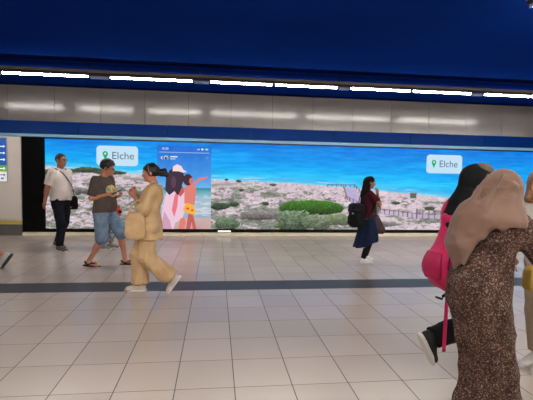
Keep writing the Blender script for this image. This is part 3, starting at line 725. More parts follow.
        for j in range(4):
            x = (.045+.02*j)*s; z = (.018-.009*j)*s; box(bm, x, x+.006*s, -.018*s, .018*s, z-.004*s, z+.005*s)
        obj('laces', bm, solem, o); return o
    def glasses(P, m):
        s = P.s; bm = bmesh.new()
        def ring(cy):
            R_ = P.hR@rotm(.12*np.sign(cy)); cen = P.hp(.100, cy, .010); seg = 20; rr = []
            for k in range(seg):
                a = 2*PI*k/seg; o = np.array([0, .023*math.cos(a), .018*math.sin(a)])*s
                t_ = np.array([0, math.cos(a), math.sin(a)]); ring_ = []
                for j in range(6):
                    b = 2*PI*j/6; ring_.append(bm.verts.new(Vector(cen+R_@(o+(t_*math.cos(b)+np.array([1, 0, 0])*math.sin(b))*.0024*s))))
                rr.append(ring_)
            for k in range(seg):
                for j in range(6): bm.faces.new((rr[k][j], rr[k][(j+1) % 6], rr[(k+1) % seg][(j+1) % 6], rr[(k+1) % seg][j]))
        ring(-.031); ring(.031)
        o = obj('glasses', bm, m, P.t, True)
        for y in (-1, 1):
            tube_curve('temple_arm', [P.hp(.096, .054*y, .014), P.hp(.04, .082*y, .012), P.hp(-.02, .088*y, .006)], .0024*s, m, o)
        tube_curve('bridge', [P.hp(.104, -.01, .012), P.hp(.108, 0, .014), P.hp(.104, .01, .012)], .002*s, m, o)
def hair_short(P, m, front=.055, thick=.012, seed=3, low=-.03):
    s = P.s; S = Solid()
    S.ell(P.hp(-.016, 0, .036), np.array([.104+thick*.5, .081+thick*.4, .094+thick*.8])*s, P.hR, k=.01)
    # cut away the face and the neck
    S.ell(P.hp(.085, 0, -.055), np.array([.085, .12, front+.055])*s, P.hR, k=.012, mode='s')
    S.ell(P.hp(-.01, 0, -.12), np.array([.16, .14, .12+low])*s, P.hR, k=.012, mode='s')
    return P.part('hair', S, m, h=.006, fold=.0025, fseed=seed, ffreq=60, fdir=(1, 1, 1))
def bag_body(name, m, c, r, p=4, h=.007, fold=.004, seed=5, parent=None, taper=.85, yaw=0):
    """soft box bag: c centre, r half sizes (x, y, z)"""
    S = Solid(); S.loft([(c[2]-r[2], c[0], c[1], r[0]*.85, r[1]*.85), (c[2]-r[2]*.8, c[0], c[1], r[0], r[1]), (c[2], c[0], c[1], r[0], r[1]), (c[2]+r[2]*.8, c[0], c[1], r[0]*taper, r[1]*taper), (c[2]+r[2], c[0], c[1], r[0]*taper*.75, r[1]*taper*.75)], p=p, yaw=yaw)
    return link(name, S.mesh(h, name, fold=fold, fseed=seed), m, parent)
def loc_of(P, off):
    """world position of a point given in a person's frame"""
    rz = P.t.rotation_euler.z; c, s_ = math.cos(rz), math.sin(rz)
    return (P.t.location.x+off[0]*c-off[1]*s_, P.t.location.y+off[0]*s_+off[1]*c, off[2] if len(off) > 2 else 0)
# ================================================================ THE CAST
WH = mat('white rubber', (205, 200, 195), .6)
BLK = mat('black cloth', (14, 14, 17), .85, spec=.2)
def rebase(t, c):
    """move a carried thing's Empty to its own base c (given in its frame)"""
    rz = t.rotation_euler.z; co, si = math.cos(rz), math.sin(rz)
    t.location = t.location+Vector((c[0]*co-c[1]*si, c[0]*si+c[1]*co, c[2]))
    for o in t.children:
        if o.matrix_local.translation.length > 1e-6: o.matrix_local = Matrix.Translation(-Vector(c))@o.matrix_local
        else: o.data.transform(Matrix.Translation(-Vector(c)))
        for g in o.children: g.data.transform(Matrix.Translation(-Vector(c)))
    return t
def carried(P, name, label, cat): return thing(name, label, cat, P.t.location, P.t.rotation_euler.z)
def boxr(name, c, half, R, m, parent, bev=.002):
    bm = bmesh.new(); box(bm, -half[0], half[0], -half[1], half[1], -half[2], half[2], bev=bev)
    for v in bm.verts: v.co = Vector(np.array(c)+R@np.array(v.co))
    return obj(name, bm, m, parent)

# ---- man in the white polo
P = Person('man in white polo shirt and dark jeans with glasses and a black strap, standing leftmost', (-2.945, 8.38), -.55, 1.86,
    dict(R=(.07, -.09, 0, 0, -.1), L=(-.23, .10, .03, .25, .2)), dict(R=(-.12, -.28, .82), L=(.02, .22, .95)), lean=.0, drop=.012, fat=.022, head=(.12, .02, 0), skin=(158, 102, 78))
polo = mat('white polo cotton', (214, 200, 192), .85, var=.04, spec=.2)
P.top_('polo_shirt', polo, P.hipz-.005, .82, d=.022, sd=.024, fold=.005, collar=.012, seed=4, flare=.012)
col = Solid(); col.cone(P.neck+np.array([-.01, 0, -.035]), P.neck+np.array([.0, 0, .022]), .088, .076, capa=True, capb=True, k=.01); col.cone(P.neck+np.array([.0, 0, -.05]), P.neck+np.array([.005, 0, .06]), .066, .064, mode='s', k=.004)
col.cone(P.neck+np.array([.09, 0, .05]), P.neck+np.array([.11, 0, -.06]), .035, .012, mode='s', k=.006)
P.part('collar', col, polo, h=.005)
jeans = mat('dark navy denim', (20, 22, 32), .85, var=.15, scale=30, spec=.2)
P.legs_('jeans', jeans, P.hipz+.05, 1.93, .106, .080, .066, d=.010, fold=.009, seed=6)
grey_hair = mat('black grey hair', (46, 42, 42), .8, var=.4, scale=60)
hair_short(P, grey_hair, .082, .002, 7)
for q in 'RL': P.shoe(q, mat('grey suede sneaker', (84, 78, 76), .8), WH)
P.glasses(mat('thin dark glasses frame', (30, 26, 26), .3))
b = carried(P, 'crossbody_bag', 'small black crossbody bag on the left hip of the man in the white polo', 'bag')
bag_body('bag_body', BLK, (.07, .235, .91), (.075, .05, .13), parent=b, yaw=.4)
tube_curve('strap', [(-.03, -.10, 1.565), (.10, -.05, 1.49), (.168, .03, 1.36), (.185, .11, 1.20), (.13, .20, 1.03)], .008, BLK, b, flat=(.013, .004, (1, .2, .3)))
tube_curve('strap', [(-.03, -.10, 1.565), (-.13, -.04, 1.46), (-.165, .05, 1.32), (-.14, .17, 1.16), (.0, .24, 1.02)], .008, BLK, b, flat=(.013, .004, (1, .2, .3)))
rebase(b, (.07, .235, .78))

# ---- hidden walker behind the man in shorts
P = Person('person mostly hidden behind the man in shorts, only light trousers, sneakers and one arm showing', (-2.11, 8.50), 0, 1.60,
    dict(R=(-.10, -.07, 0, 0, 0), L=(.03, .08, .0, 0, 0)), dict(R=(.16, -.16, .90), L=(.02, .24, .80)), skin=(168, 112, 88), elbow=dict(R=(-1, -.3, -.2), L=(-1, .3, -.4)))
P.top_('shirt', mat('dark olive tee', (72, 70, 62), .9), P.hipz-.02, .6, seed=8)
pt = NT('light patterned trousers'); n = pt.ramp(pt.noise(26, 2), .42, .58)
pt.link(pt.mix(n, lin((150, 152, 150)), lin((88, 94, 92))), pt.b.inputs['Base Color']); pt.b.inputs['Roughness'].default_value = .9
P.legs_('trousers', pt.m, P.hipz+.06, 1.80, .095, .08, .07, fold=.006, seed=9)
hair_short(P, mat('black hair', (16, 13, 13), .55, var=.3, scale=80), .058, .012, 11)
for q in 'RL': P.shoe(q, mat('grey mesh sneaker', (128, 126, 126), .8), WH)
b = carried(P, 'handbag', 'small red bag with a black flap held behind the man in denim shorts', 'bag')
bag_body('bag_body', mat('red bag cloth', (206, 36, 28), .7, var=.1), (.23, -.18, .745), (.058, .045, .085), parent=b)
boxr('flap', (.28, -.20, .76), (.03, .04, .022), rotm(0, .6), BLK, b, .006)
rebase(b, (.23, -.18, .66))

# ---- man in denim shorts
P = Person('man in grey-brown printed T-shirt, denim shorts and black flip-flops looking down at his phone', (-1.80, 7.03), -.38, 1.80,
    dict(R=(-.20, -.13, 0, .05, .1), L=(.27, .17, 0, -.05, .35)), dict(R=(.16, -.13, 1.17, (.75, .45, .12), (0, .55, .9), 1.0), L=(.20, .08, 1.13, (.8, -.3, .25), (0, -.5, .9), .9)), lean=-.02, drop=.065, fat=.035, head=(.36, .40, 0), skin=(186, 124, 98),
    elbow=dict(R=(-.75, -.35, -1), L=(-.6, .5, -1)))
tee = NT('grey brown T-shirt cotton'); n = tee.ramp(tee.noise(12, 3), .3, .7)
tee.link(tee.mix(n, lin((82, 72, 66)), lin((94, 83, 76))), tee.b.inputs['Base Color']); tee.b.inputs['Roughness'].default_value = .95; tee.b.inputs['Specular IOR Level'].default_value = .15
shirt = P.top_('t_shirt', tee.m, P.hipz-.01, .88, d=.032, sd=.034, fold=.006, seed=12, flare=.008)
# printed yellow picture on the chest: the shirt surface itself, raised a hair
def decal(name, src, cen, rad, m, off=.0025, front=True):
    """patch of a garment's own surface inside a rounded area, lifted slightly"""
    bm = bmesh.new(); bm.from_mesh(src.data); R = np.array(rad)
    dead = [v for v in bm.verts if (abs((v.co.y-cen[1])/R[1])**2.4+abs((v.co.z-cen[2])/R[2])**2.4) > 1 or (v.co.x < cen[0]) == front]
    bmesh.ops.delete(bm, geom=dead, context='VERTS')
    for v in bm.verts: v.co += v.normal*off
    return obj(name, bm, m, src, True)
pr = NT('yellow shirt print'); n = pr.noise(14, 3)
cr = pr.node('ShaderNodeValToRGB'); e = cr.color_ramp.elements; e[0].position = .40; e[0].color = (*lin((96, 150, 170)), 1); e[1].position = .47; e[1].color = (*lin((226, 180, 46)), 1)
x = e.new(.58); x.color = (*lin((232, 205, 80)), 1); x = e.new(.62); x.color = (*lin((190, 70, 40)), 1)
pr.link(n, cr.inputs[0]); pr.link(cr.outputs[0], pr.b.inputs['Base Color']); pr.b.inputs['Roughness'].default_value = .8
decal('shirt_print', shirt, (.0, .0, P.hipz+.335), (1, .13, .10), pr.m)
den = NT('washed blue denim'); n = den.ramp(den.noise(9, 3), .35, .7)
den.link(den.mix(n, lin((98, 120, 144)), lin((130, 148, 166))), den.b.inputs['Base Color']); den.b.inputs['Roughness'].default_value = .9; den.b.inputs['Specular IOR Level'].default_value = .15
P.legs_('denim_shorts', den.m, P.hipz+.035, 1.06, .112, .100, .096, d=.026, fold=.007, seed=13)
S = Solid(); S.loft([(P.hipz-.012, P.stations(.036)[1][1], 0, P.stations(.029)[1][3], P.stations(.029)[1][4]), (P.hipz+.028, P.stations(.036)[1][1], 0, P.stations(.027)[1][3], P.stations(.027)[1][4])]); P.part('belt', S, mat('dark brown belt', (34, 24, 20), .5), h=.006)
hair_short(P, mat('black hair', (13, 11, 11), .6, spec=.2), .078, .026, 14)
P.glasses(mat('thin dark glasses frame', (30, 26, 26), .3))
for q in 'RL':
    c, R = P.foot[q]; s = P.s; fp = lambda x_, y_, z_: c+R@(np.array([x_, y_, z_])*s)
    S = Solid(); S.loft([(-.084*s, .06*s, 0, .152*s, .054*s), (-.062*s, .06*s, 0, .152*s, .054*s)], p=2.6)
    so = link('flip_flop', S.mesh(.0055, 'flip_flop'), BLK, P.t); so.matrix_local = Matrix.Translation(Vector(c))@Matrix(R.tolist()).to_4x4()
    for y in (-1, 1):
        o_ = tube_curve('thong_strap', [(.135*s, 0, -.045*s), (.09*s, y*.028*s, -.018*s), (.04*s, y*.043*s, -.035*s), (.01*s, y*.045*s, -.060*s)], .012*s, BLK, so, flat=(.015*s, .009*s, (0, 0, 1)))
    tube_curve('heel_strap', [(.01*s, -.045*s, -.055*s), (-.045*s, -.030*s, -.02*s), (-.062*s, 0, -.015*s), (-.045*s, .030*s, -.02*s), (.01*s, .045*s, -.055*s)], .010*s, BLK, so)
ph = carried(P, 'phone', 'dark phone held in the hands of the man in denim shorts', 'phone')
Rp = rotm(.35, -.45); pc = P.arm['R'][2]+np.array([.135, .045, .040])
boxr('phone_case', pc, (.078, .039, .008), Rp, mat('dark phone case', (22, 22, 26), .3), ph); boxr('phone_screen', pc+Rp@np.array([0, 0, .0088]), (.070, .034, .0006), Rp, emis('phone screen', (150, 170, 190), .5), ph, 0)
rebase(ph, tuple(pc))

# ---- woman in beige
P = Person('woman in a beige jacket and wide beige trousers, black hair in a bun, walking left', (-.845, 5.42), PI+.02, 1.67,
    dict(R=(.115, -.07, 0, 0, 0), L=(-.305, .07, .115, .95, 0)), dict(L=(.17, .09, 1.235, (.45, -.1, .85), (-.2, -.6, 0), .9), R=(.17, -.05, 1.255, (.3, .15, .9), (-.2, .9, .1), .9)), female=True, lean=-.055, drop=.02, head=(.1, .16, 0), skin=(184, 122, 96),
    elbow=dict(R=(-.5, -.5, -1), L=(-.35, .45, -1)))
tan = NT('beige linen'); n = tan.ramp(tan.noise(6, 4), .3, .7)
tan.link(tan.mix(n, lin((190, 154, 112)), lin((206, 172, 130))), tan.b.inputs['Base Color']); tan.b.inputs['Roughness'].default_value = .9; tan.b.inputs['Specular IOR Level'].default_value = .2; tan.bump(tan.noise(160, 2), .2, .003)
P.legs_('trousers', tan.m, P.hipz+.10, 1.92, .102, .105, .120, d=.016, h=.008, fold=.014, seed=15)
jk = P.top_('jacket', tan.m, .70, 1.34, d=.040, sd=.036, flare=.050, flarex=.0, fold=.013, seed=16, collar=.015, cuff=1.1)
# lapels and a pocket flap on the near side
tube_curve('lapel', [P.neck+np.array(v) for v in ((-.06, .05, .035), (.03, .075, .01), (.085, .06, -.10), (.125, .035, -.22), (.145, .02, -.34))], .012, tan.m, jk, flat=(.02, .007, (1, 0, .2)))
hm = mat('black hair', (13, 11, 11), .6, spec=.2)
s = P.s; S = Solid(); S.ell(P.hp(-.018, 0, .034), np.array([.110, .088, .100])*s, P.hR, k=.01)
S.ell(P.hp(.098, 0, -.05), np.array([.085, .12, .112])*s, P.hR, k=.015, mode='s'); S.ell(P.hp(.0, 0, -.17), np.array([.12, .14, .10])*s, P.hR, k=.015, mode='s')
S.ell(P.hp(-.155, .0, -.015), np.array([.062, .050, .052])*s, P.hR, k=.03); S.ell(P.hp(-.20, .0, -.045), np.array([.030, .035, .042])*s, P.hR, k=.015); S.ell(P.hp(-.185, .0, .022), np.array([.030, .03, .020])*s, P.hR, k=.012)
P.part('hair', S, hm, h=.006, fold=.004, fseed=17, ffreq=50, fdir=(1, 1, 1))
tube_curve('hair_band', [P.hp(.012, y*.093, z) for y, z in ((-1, .0), (-.88, .07), (-.45, .128), (0, .141), (.45, .128), (.88, .07), (1, .0))], .005, mat('tan hair band', (172, 132, 92), .5), P.t, flat=(.007, .004, (1, 0, 0)))
for q in 'RL': P.shoe(q, mat('white canvas sneaker', (196, 182, 168), .8), WH)
b = carried(P, 'tote_bag', 'beige fabric tote bag hanging from the arm of the woman in beige', 'bag')
bag_body('bag_body', tan.m, (.128, .215, .885), (.118, .058, .165), parent=b, fold=.009, seed=18, taper=.86)
for dy in (-.02, .035): tube_curve('handle', [(.06, .215+dy, 1.03), (.055, .20+dy, 1.12), (.08, .185+dy*.5, 1.185), (.12, .19+dy*.5, 1.185), (.175, .20+dy, 1.12), (.195, .215+dy, 1.03)], .008, tan.m, b, flat=(.011, .004, (0, 1, 0)))
rebase(b, (.155, .215, .72))
ph = carried(P, 'phone', 'grey phone held up in both hands by the woman in beige', 'phone')
Rp = rotm(.15, -.62); pc = P.arm['L'][2]+np.array([.105, -.06, .075])
boxr('phone_case', pc, (.072, .037, .006), Rp, mat('grey phone case', (120, 124, 128), .3), ph); boxr('camera_bump', pc-Rp@np.array([-.045, 0, .008]), (.018, .018, .003), Rp, mat('dark phone case', (22, 22, 26), .3), ph)
rebase(ph, tuple(pc))

# ---- woman in maroon with the black backpack
P = Person('woman in maroon top and dark blue denim culottes raising a hand to her face', (2.66, 7.12), -.06, 1.545,
    dict(R=(-.055, -.05, 0, 0, 0), L=(.015, .07, .03, .15, 0)), dict(R=(.150, -.10, 1.235, (-.1, .25, 1), (-.3, 1, 0), .6), L=(.19, .10, .98, None, (0, -1, 0), .9)), female=True, lean=.02, drop=.01, head=(-.1, .08, 0), skin=(150, 96, 72),
    elbow=dict(R=(.7, -.4, -1), L=(-.6, .4, -1)))
mr = mat('maroon jersey', (66, 19, 33), .9, var=.1, spec=.2)
P.top_('top', mr, P.hipz-.01, .75, d=.02, sd=.026, fold=.006, seed=19, flare=.01)
dn = mat('dark blue denim', (19, 30, 56), .9, var=.25, scale=12, spec=.2)
S = Solid(); wv2 = lambda th, Z: .055*np.sin(7*th+.6)*np.clip((.85-Z)/.5, 0, 1)
S.loft([(.27, .01, 0, .225, .19), (.40, .025, 0, .205, .18), (.60, .025, 0, .172, .172), (.78, .01, 0, .130, .165), (.87, .005, 0, .105, .145)], folds=wv2, k=.02)
S.cone((.10, 0, .18), (.26, 0, .50), .001, .001, k=.001)
S.ops.pop(); S.plane((.42, 0, -1), -.30); S.cone((.03, -.3, .22), (.03, .3, .22), .07, .07, k=.03, mode='s')
P.part('culottes', S, dn, fold=.006, fseed=20)
S = Solid()
for q in 'RL': h_, kn, an = P.leg[q]; S.cone(kn, an-np.array([0, 0, .02]), .056, .044, capa=True, capb=True)
P.part('black_socks', S, BLK, h=.007)
for q in 'RL': P.shoe(q, mat('white leather sneaker', (210, 204, 200), .6), WH)
s = P.s; S = Solid(); S.ell(P.hp(-.018, 0, .034), np.array([.108, .088, .098])*s, P.hR, k=.01)
S.ell(P.hp(.100, 0, -.05), np.array([.085, .10, .115])*s, P.hR, k=.015, mode='s')
S.cone(P.hp(-.06, 0, .0), P.neck+np.array([-.07, 0, -.06]), .070, .072, k=.04); S.cone(P.neck+np.array([-.07, 0, -.06]), P.neck+np.array([-.115, -.02, -.27]), .070, .035, k=.03)
P.part('hair', S, mat('very dark brown hair', (14, 9, 9), .7, spec=.15), h=.006, fold=.004, fseed=21, ffreq=40, fdir=(1, 1, .2))
b = carried(P, 'backpack', 'black backpack with buckled flap on the back of the woman in maroon', 'bag')
bag_body('bag_body', BLK, (-.200, -.10, .845), (.120, .155, .200), parent=b, fold=.006, seed=22); bag_body('flap', mat('black nylon flap', (15, 15, 17), .7, spec=.2), (-.215, -.105, .975), (.122, .160, .085), parent=b, fold=.004)
bag_body('front_pocket', BLK, (-.305, -.10, .77), (.045, .11, .09), parent=b)
boxr('buckle', (-.31, -.235, .90), (.014, .012, .018), np.eye(3), mat('dull steel', (150, 150, 150), .3, metal=.8), b)
for y in (-.13, .05): tube_curve('shoulder_strap', [(-.14, y, 1.0), (-.10, y, 1.22), (.0, y*1.0, 1.295), (.09, y, 1.20), (.10, y, 1.02), (-.02, y*1.35, .84)], .01, BLK, b, flat=(.017, .006, (1, 0, .1)))
tube_curve('loose_strap', [(-.20, -.19, .70), (-.19, -.21, .62), (-.205, -.20, .57)], .006, BLK, b, flat=(.010, .004, (1, 0, 0)))
rebase(b, (-.215, -.10, .66))
b = carried(P, 'shoulder_bag', 'maroon handbag hanging in front of the woman in maroon', 'bag'); mm = mat('maroon leather bag', (52, 14, 24), .6, var=.1)
S = Solid(); S.loft([(.515, .235, .05, .085, .05), (.55, .235, .05, .118, .065), (.68, .225, .05, .098, .06), (.80, .20, .05, .060, .04), (.86, .19, .05, .03, .03)], p=2.6)
link('bag_body', S.mesh(.007, 'bag_body', fold=.006, fseed=23), mm, b)
tube_curve('strap', [(.215, .05, .84), (.20, .05, .93), (.175, .06, 1.0), (.16, .07, .92), (.17, .05, .84)], .007, mm, b); rebase(b, (.235, .05, .515))
g = carried(P, 'grey_jacket', 'grey jacket draped over the arm of the woman in maroon', 'jacket')
S = Solid(); S.loft([(.865, .165, .04, .035, .10), (.91, .165, .03, .045, .11), (1.02, .15, .02, .05, .115), (1.07, .14, .02, .035, .11)], folds=lambda th, Z: .12*np.sin(5*th+4*Z))
link('cloth', S.mesh(.007, 'cloth', fold=.006, fseed=24), mat('grey knit', (118, 116, 116), .95, var=.15), g); rebase(g, (.165, .03, .80))

# ---- woman in black with the pink backpack
P = Person('woman in black headscarf and black clothes wearing a pink backpack, one foot lifted behind', (1.93, 2.93), .12, 1.655,
    dict(R=(-.335, -.02, .275, 1.08, 0), L=(.20, .08, 0, 0, 0)), dict(R=(.0, -.22, .86), L=(.06, .25, .85)), female=True, lean=.0, drop=.015, head=(-.5, .0, 0), skin=(180, 128, 104), knee=dict(R=(1, 0, -.9), L=(1, 0, .1)))
P.top_('black_tunic', BLK, .62, 1.85, d=.025, sd=.022, flare=.02, fold=.007, seed=25)
P.legs_('black_trousers', BLK, P.hipz+.05, 1.95, .100, .088, .088, d=.015, fold=.007, seed=26)
for q in 'RL': P.shoe(q, mat('black canvas sneaker', (20, 20, 22), .7), WH)
s = P.s; S = Solid(); S.ell(P.hp(-.012, 0, .030), np.array([.116, .098, .112])*s, P.hR, k=.01); S.cone(P.hp(-.01, 0, .0), P.neck+np.array([.02, 0, -.02]), .092, .098, k=.04)
S.loft([(P.top-.20, -.03, 0, .185, .20), (P.top-.13, -.035, 0, .19, .21), (P.top-.02, -.03, 0, .165, .17), (P.top+.06, -.015, 0, .12, .115), (P.top+.12, 0, 0, .11, .10)], folds=lambda th, Z: .035*np.sin(5*th+9*Z)*np.clip((P.top+.08-Z)/.1, 0, 1), k=.03)
S.cone(P.hp(-.04, .01, .0), P.neck+np.array([-.09, .03, -.02]), .080, .070, k=.05); S.cone(P.neck+np.array([-.09, .03, -.02]), P.neck+np.array([-.115, .04, -.15]), .070, .045, k=.05)
S.ell(P.hp(.125, 0, -.02), np.array([.07, .062, .088])*s, P.hR, k=.012, mode='s')
P.part('headscarf', S, BLK, h=.007, fold=.006, fseed=27)
S = Solid(); S.ell(P.hp(.028, 0, .062), np.array([.090, .088, .085])*s, P.hR, k=.01); S.plane(P.hR@np.array([-.5, 0, -1]), -float(np.dot(nrm((P.hR@np.array([-.5, 0, -1]))), P.hp(.0, 0, .075))*-1) if False else float(np.dot(nrm(P.hR@np.array([-.5, 0, -1])), P.hp(.0, 0, .105))))
P.part('under_band', S, mat('brown under band', (96, 78, 62), .9), h=.006)
pk = mat('pink backpack nylon', (196, 16, 84), .6, var=.1, scale=12)
b = thing('backpack', 'bright pink backpack on the back of the woman in black', 'bag', (1.93, 2.93, 0), .12)
S = Solid(); S.loft([(.715, -.235, 0, .03, .08), (.76, -.25, 0, .055, .11), (.85, -.275, 0, .075, .125), (.93, -.270, 0, .078, .125), (1.05, -.218, 0, .060, .11), (1.18, -.185, 0, .042, .095), (1.27, -.175, 0, .040, .09), (1.30, -.16, 0, .02, .06)], p=2.5)
link('bag_body', S.mesh(.006, 'bag_body', fold=.006, fseed=28, ffreq=10), pk, b)
S = Solid(); S.loft([(.80, -.325, 0, .03, .08), (.84, -.335, 0, .035, .10), (.93, -.335, 0, .034, .10), (1.0, -.315, 0, .02, .08)], p=2.5); link('front_pocket', S.mesh(.006, 'front_pocket', fold=.003), mat('pink pocket nylon', (172, 12, 72), .6), b)
S = Solid(); S.loft([(.76, -.185, 0, .02, .12), (.80, -.18, 0, .028, .135), (1.05, -.165, 0, .028, .132), (1.20, -.14, 0, .02, .10)], p=3); link('back_panel', S.mesh(.006, 'back_panel', fold=.003), BLK, b)
tube_curve('zip', [(-.22, -.112, 1.18), (-.27, -.121, 1.02), (-.29, -.127, .93), (-.28, -.124, .82)], .004, mat('dark zip', (70, 6, 30), .5), b)
for y in (-.11, .11): tube_curve('shoulder_strap', [(-.18, y, 1.22), (-.16, y, 1.34), (-.03, y, 1.425), (.10, y, 1.33), (.12, y, 1.1), (-.05, y*1.4, .90), (-.22, y*.9, .78)], .012, pk, b, flat=(.024, .008, (1, 0, .1)))
tube_curve('hanging_strap', [(-.26, -.10, .76), (-.285, -.12, .68), (-.29, -.12, .50), (-.292, -.12, .285)], .01, pk, b, flat=(.016, .0045, (0, 1, 0)))
tube_curve('loose_webbing', [(-.27, -.10, .74), (-.30, -.12, .71), (-.335, -.13, .695)], .01, BLK, b, flat=(.012, .003, (0, 1, 0)))
boxr('buckle', (-.36, -.13, .688), (.022, .016, .008), rotm(0, .3), mat('black plastic buckle', (18, 18, 20), .4), b, .004)
rebase(b, (-.30, 0, .715))

# ---- woman in the floral dress and taupe hijab
P = Person('woman in taupe hijab and long brown floral dress seen from behind in the foreground', (1.70, 2.42), .22, 1.60,
    dict(R=(-.02, -.07, 0, 0, 0), L=(.12, .08, 0, 0, 0)), dict(R=(.40, -.27, .90), L=(.30, .17, 1.0)), female=True, lean=.08, drop=.01, head=(.1, .12, 0), skin=(186, 134, 108), elbow=dict(R=(-.2, -.6, -1), L=(-.6, .5, -1)))
fl = NT('brown floral dress print'); co = fl.coord()
vz = fl.node('ShaderNodeTexNoise'); vz.inputs['Scale'].default_value = 22; fl.link(co, vz.inputs['Vector'])
mx = fl.node('ShaderNodeMix', data_type='VECTOR'); mx.inputs[0].default_value = .035; fl.link(co, mx.inputs[4]); fl.link(vz.outputs[1], mx.inputs[5])
v1 = fl.node('ShaderNodeTexVoronoi'); v1.inputs['Scale'].default_value = 84; fl.link(mx.outputs[1], v1.inputs['Vector'])
v2 = fl.node('ShaderNodeTexVoronoi', feature='DISTANCE_TO_EDGE'); v2.inputs['Scale'].default_value = 30; fl.link(mx.outputs[1], v2.inputs['Vector'])
n3 = fl.ramp(fl.noise(11, 2, co), .35, .65)
bl = fl.math('LESS_THAN', v1.outputs['Distance'], fl.math('ADD', .29, fl.math('MULTIPLY', n3, .13))); vine = fl.math('LESS_THAN', v2.outputs['Distance'], .035)
base_ = fl.mix(n3, lin((54, 36, 30)), lin((74, 49, 41))); a_ = fl.mix(fl.math('MULTIPLY', vine, .8), base_, lin((100, 78, 68)))
sepc = fl.node('ShaderNodeSeparateColor'); fl.link(v1.outputs['Color'], sepc.inputs[0])
bc_ = fl.mix(sepc.outputs[0], lin((146, 128, 115)), lin((108, 84, 74)))
fl.link(fl.mix(fl.math('MULTIPLY', bl, .8), a_, bc_), fl.b.inputs['Base Color']); fl.b.inputs['Roughness'].default_value = .9; fl.b.inputs['Specular IOR Level'].default_value = .2
S = Solid(); zt = P.top+.035*P.s
fo = lambda th, Z: np.clip((.95-Z)/.9, 0, 1)*(.075*np.sin(5*th+2.2*Z)+.05*np.sin(9*th+1.0+3*Z)+.02*np.sin(17*th-2*Z))
S.loft([(.035, .06, -.01, .19, .21), (.14, .06, -.01, .18, .20), (.20, .055, -.01, .162, .182), (.35, .04, 0, .150, .178), (.60, -.01, 0, .162, .190), (.80, -.045, 0, .180, .20), (.90, -.05, 0, .180, .198), (1.0, -.025, 0, .155, .182), (1.10, .0, 0, .145, .175), (1.20, .035, 0, .145, .18), (1.27, .05, 0, .115, .150), (zt, .055, 0, .07, .08)], folds=fo, k=.03)
for q in 'RL':
    a, e, w_ = P.arm[q]; y = 1 if q == 'L' else -1
    S.cone(a+np.array([0, -y*.02, -.01]), e, .076, .086, k=.06); S.cone(e, e+(w_-e)*1.0, .086, .075, k=.04, capb=True)
P.part('dress', S, fl.m, h=.0065, fold=.012, fseed=30, ffreq=13, fdir=(1, 1, .5))
for q in 'RL': P.shoe(q, mat('black canvas sneaker', (20, 20, 22), .7), WH)
hj = NT('taupe hijab cloth'); n = hj.ramp(hj.noise(5, 3), .3, .7)
hj.link(hj.mix(n, lin((112, 86, 74)), lin((124, 97, 83))), hj.b.inputs['Base Color']); hj.b.inputs['Roughness'].default_value = .85; hj.b.inputs['Sheen Weight'].default_value = .15; hj.b.inputs['Specular IOR Level'].default_value = .2
s = P.s; S = Solid(); S.ell(P.hp(-.012, 0, .032), np.array([.116, .102, .112])*s, P.hR, k=.01)
S.cone(P.hp(-.01, 0, .0), P.neck+np.array([.0, 0, -.01]), .098, .105, k=.05)
S.cone(P.hp(-.04, .01, -.01), (-.12, .02, 1.27), .088, .095, k=.07)
fo2 = lambda th, Z: np.clip((P.top+.10-Z)/.1, 0, 1)*(.035*np.sin(4*th+7*Z)+.02*np.sin(9*th+5*Z))
S.loft([(1.262, .03, 0, .178, .212), (1.295, .035, 0, .178, .215), (1.36, .04, 0, .15, .175), (1.42, .045, 0, .125, .13), (1.48, .06, 0, .11, .10)], folds=fo2, k=.05)
S.cone((-.11, .03, 1.30), (-.175, .06, 1.12), .110, .095, k=.06, fl=((.9, -.4, 0), 1.3)); S.cone((-.175, .05, 1.12), (-.195, .06, .985), .092, .020, k=.05, fl=((.9, -.4, 0), 1.3))
for a_, b_, r_ in (((.05, -.112, 1.50), (-.14, -.085, 1.20), .013), ((.03, -.115, 1.43), (-.06, -.16, 1.25), .013), ((-.02, -.10, 1.57), (-.19, -.045, 1.22), .012), ((-.08, -.05, 1.57), (-.235, .03, 1.20), .012), ((-.13, -.09, 1.30), (-.20, -.02, 1.03), .012), ((.07, -.11, 1.42), (.05, -.20, 1.27), .012)): S.cone(a_, b_, r_, r_, k=.035)
S.ell(P.hp(.135, 0, -.02), np.array([.07, .062, .088])*s, P.hR, k=.012, mode='s')
P.part('hijab', S, hj.m, h=.0065, fold=.009, fseed=31, ffreq=13, fdir=(1.2, 1, .5))

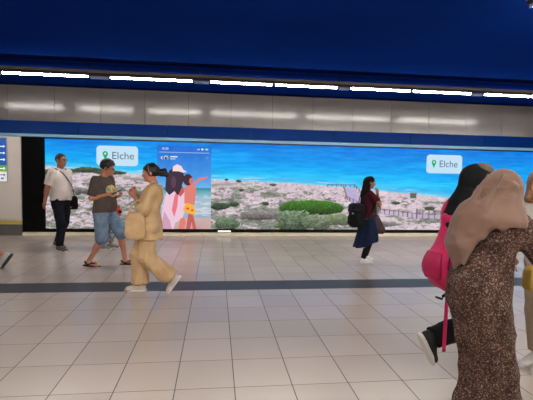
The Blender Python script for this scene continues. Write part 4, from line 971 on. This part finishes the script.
# ---- blonde woman cut by the right edge
P = Person('blonde woman in white T-shirt at the right edge, facing left behind the floral dress', (2.655, 3.03), PI+.2, 1.625,
    dict(R=(-.04, -.07, 0, 0, 0), L=(.0, .07, 0, 0, 0)), dict(R=(.10, -.24, .84), L=(.02, .25, .83)), female=True, fat=.0, lean=.125, head=(.55, -.06, 0), skin=(214, 160, 134))
P.top_('t_shirt', mat('white T-shirt cotton', (222, 214, 206), .9, spec=.2), P.hipz-.03, .8, d=.022, sd=.03, fold=.007, seed=33)
P.legs_('trousers', mat('beige cotton trousers', (168, 148, 122), .9, var=.1), P.hipz+.05, 1.85, .092, .07, .065, seed=34)
for q in 'RL': P.shoe(q, mat('white leather sneaker', (210, 204, 200), .6), WH)
s = P.s; S = Solid(); S.ell(P.hp(-.020, 0, .036), np.array([.112, .095, .104])*s, P.hR, k=.01)
S.cone(P.hp(-.03, .05, .0), P.hp(-.01, .075, -.12), .045, .040, k=.03); S.cone(P.hp(-.03, -.05, .0), P.hp(-.01, -.075, -.12), .045, .040, k=.03); S.cone(P.hp(-.05, 0, .0), P.hp(-.06, 0, -.12), .07, .06, k=.03)
S.ell(P.hp(.105, 0, -.045), np.array([.085, .062, .112])*s, P.hR, k=.015, mode='s')
P.part('hair', S, mat('blonde brown hair', (150, 104, 66), .5, var=.3, scale=40), h=.006, fold=.004, fseed=35, ffreq=45, fdir=(1, 1, .2))
b = carried(P, 'shoulder_bag', 'mustard yellow shoulder bag in front of the blonde woman at the right edge', 'bag'); ms = mat('mustard leather', (176, 142, 62), .5, var=.1)
bag_body('bag_body', ms, (.285, .12, .80), (.075, .05, .09), parent=b)
tube_curve('strap', [(.30, .12, .87), (.275, .11, 1.05), (.25, .10, 1.22), (.15, .09, 1.375), (.05, .10, 1.36), (.02, .12, 1.20), (.10, .16, .98), (.25, .12, .87)], .008, ms, b); rebase(b, (.285, .12, .71))

# ---- walker cut by the left edge
P = Person('person walking out past the left edge, only a swinging hand and trailing sneaker showing', (-3.69, 6.90), PI, 1.72,
    dict(L=(-.45, .05, .115, .95, 0), R=(.25, -.08, 0, 0, 0)), dict(L=(-.31, .20, .985, (-.5, 0, -1), (.4, -.6, 0), .7), R=(.20, -.25, .9)), lean=.03, drop=.06, skin=(178, 112, 88))
P.top_('shirt', mat('grey shirt cotton', (120, 118, 120), .9), P.hipz-.02, .8, seed=36)
P.legs_('shorts', mat('dark shorts cloth', (48, 50, 58), .9), P.hipz+.05, .92, .105, .095, .08, seed=37)
hair_short(P, mat('dark brown hair', (26, 17, 16), .5), .058, .012, 38)
for q in 'RL': P.shoe(q, mat('pale grey sneaker', (176, 170, 168), .7), mat('dark rubber sole', (52, 48, 48), .7))
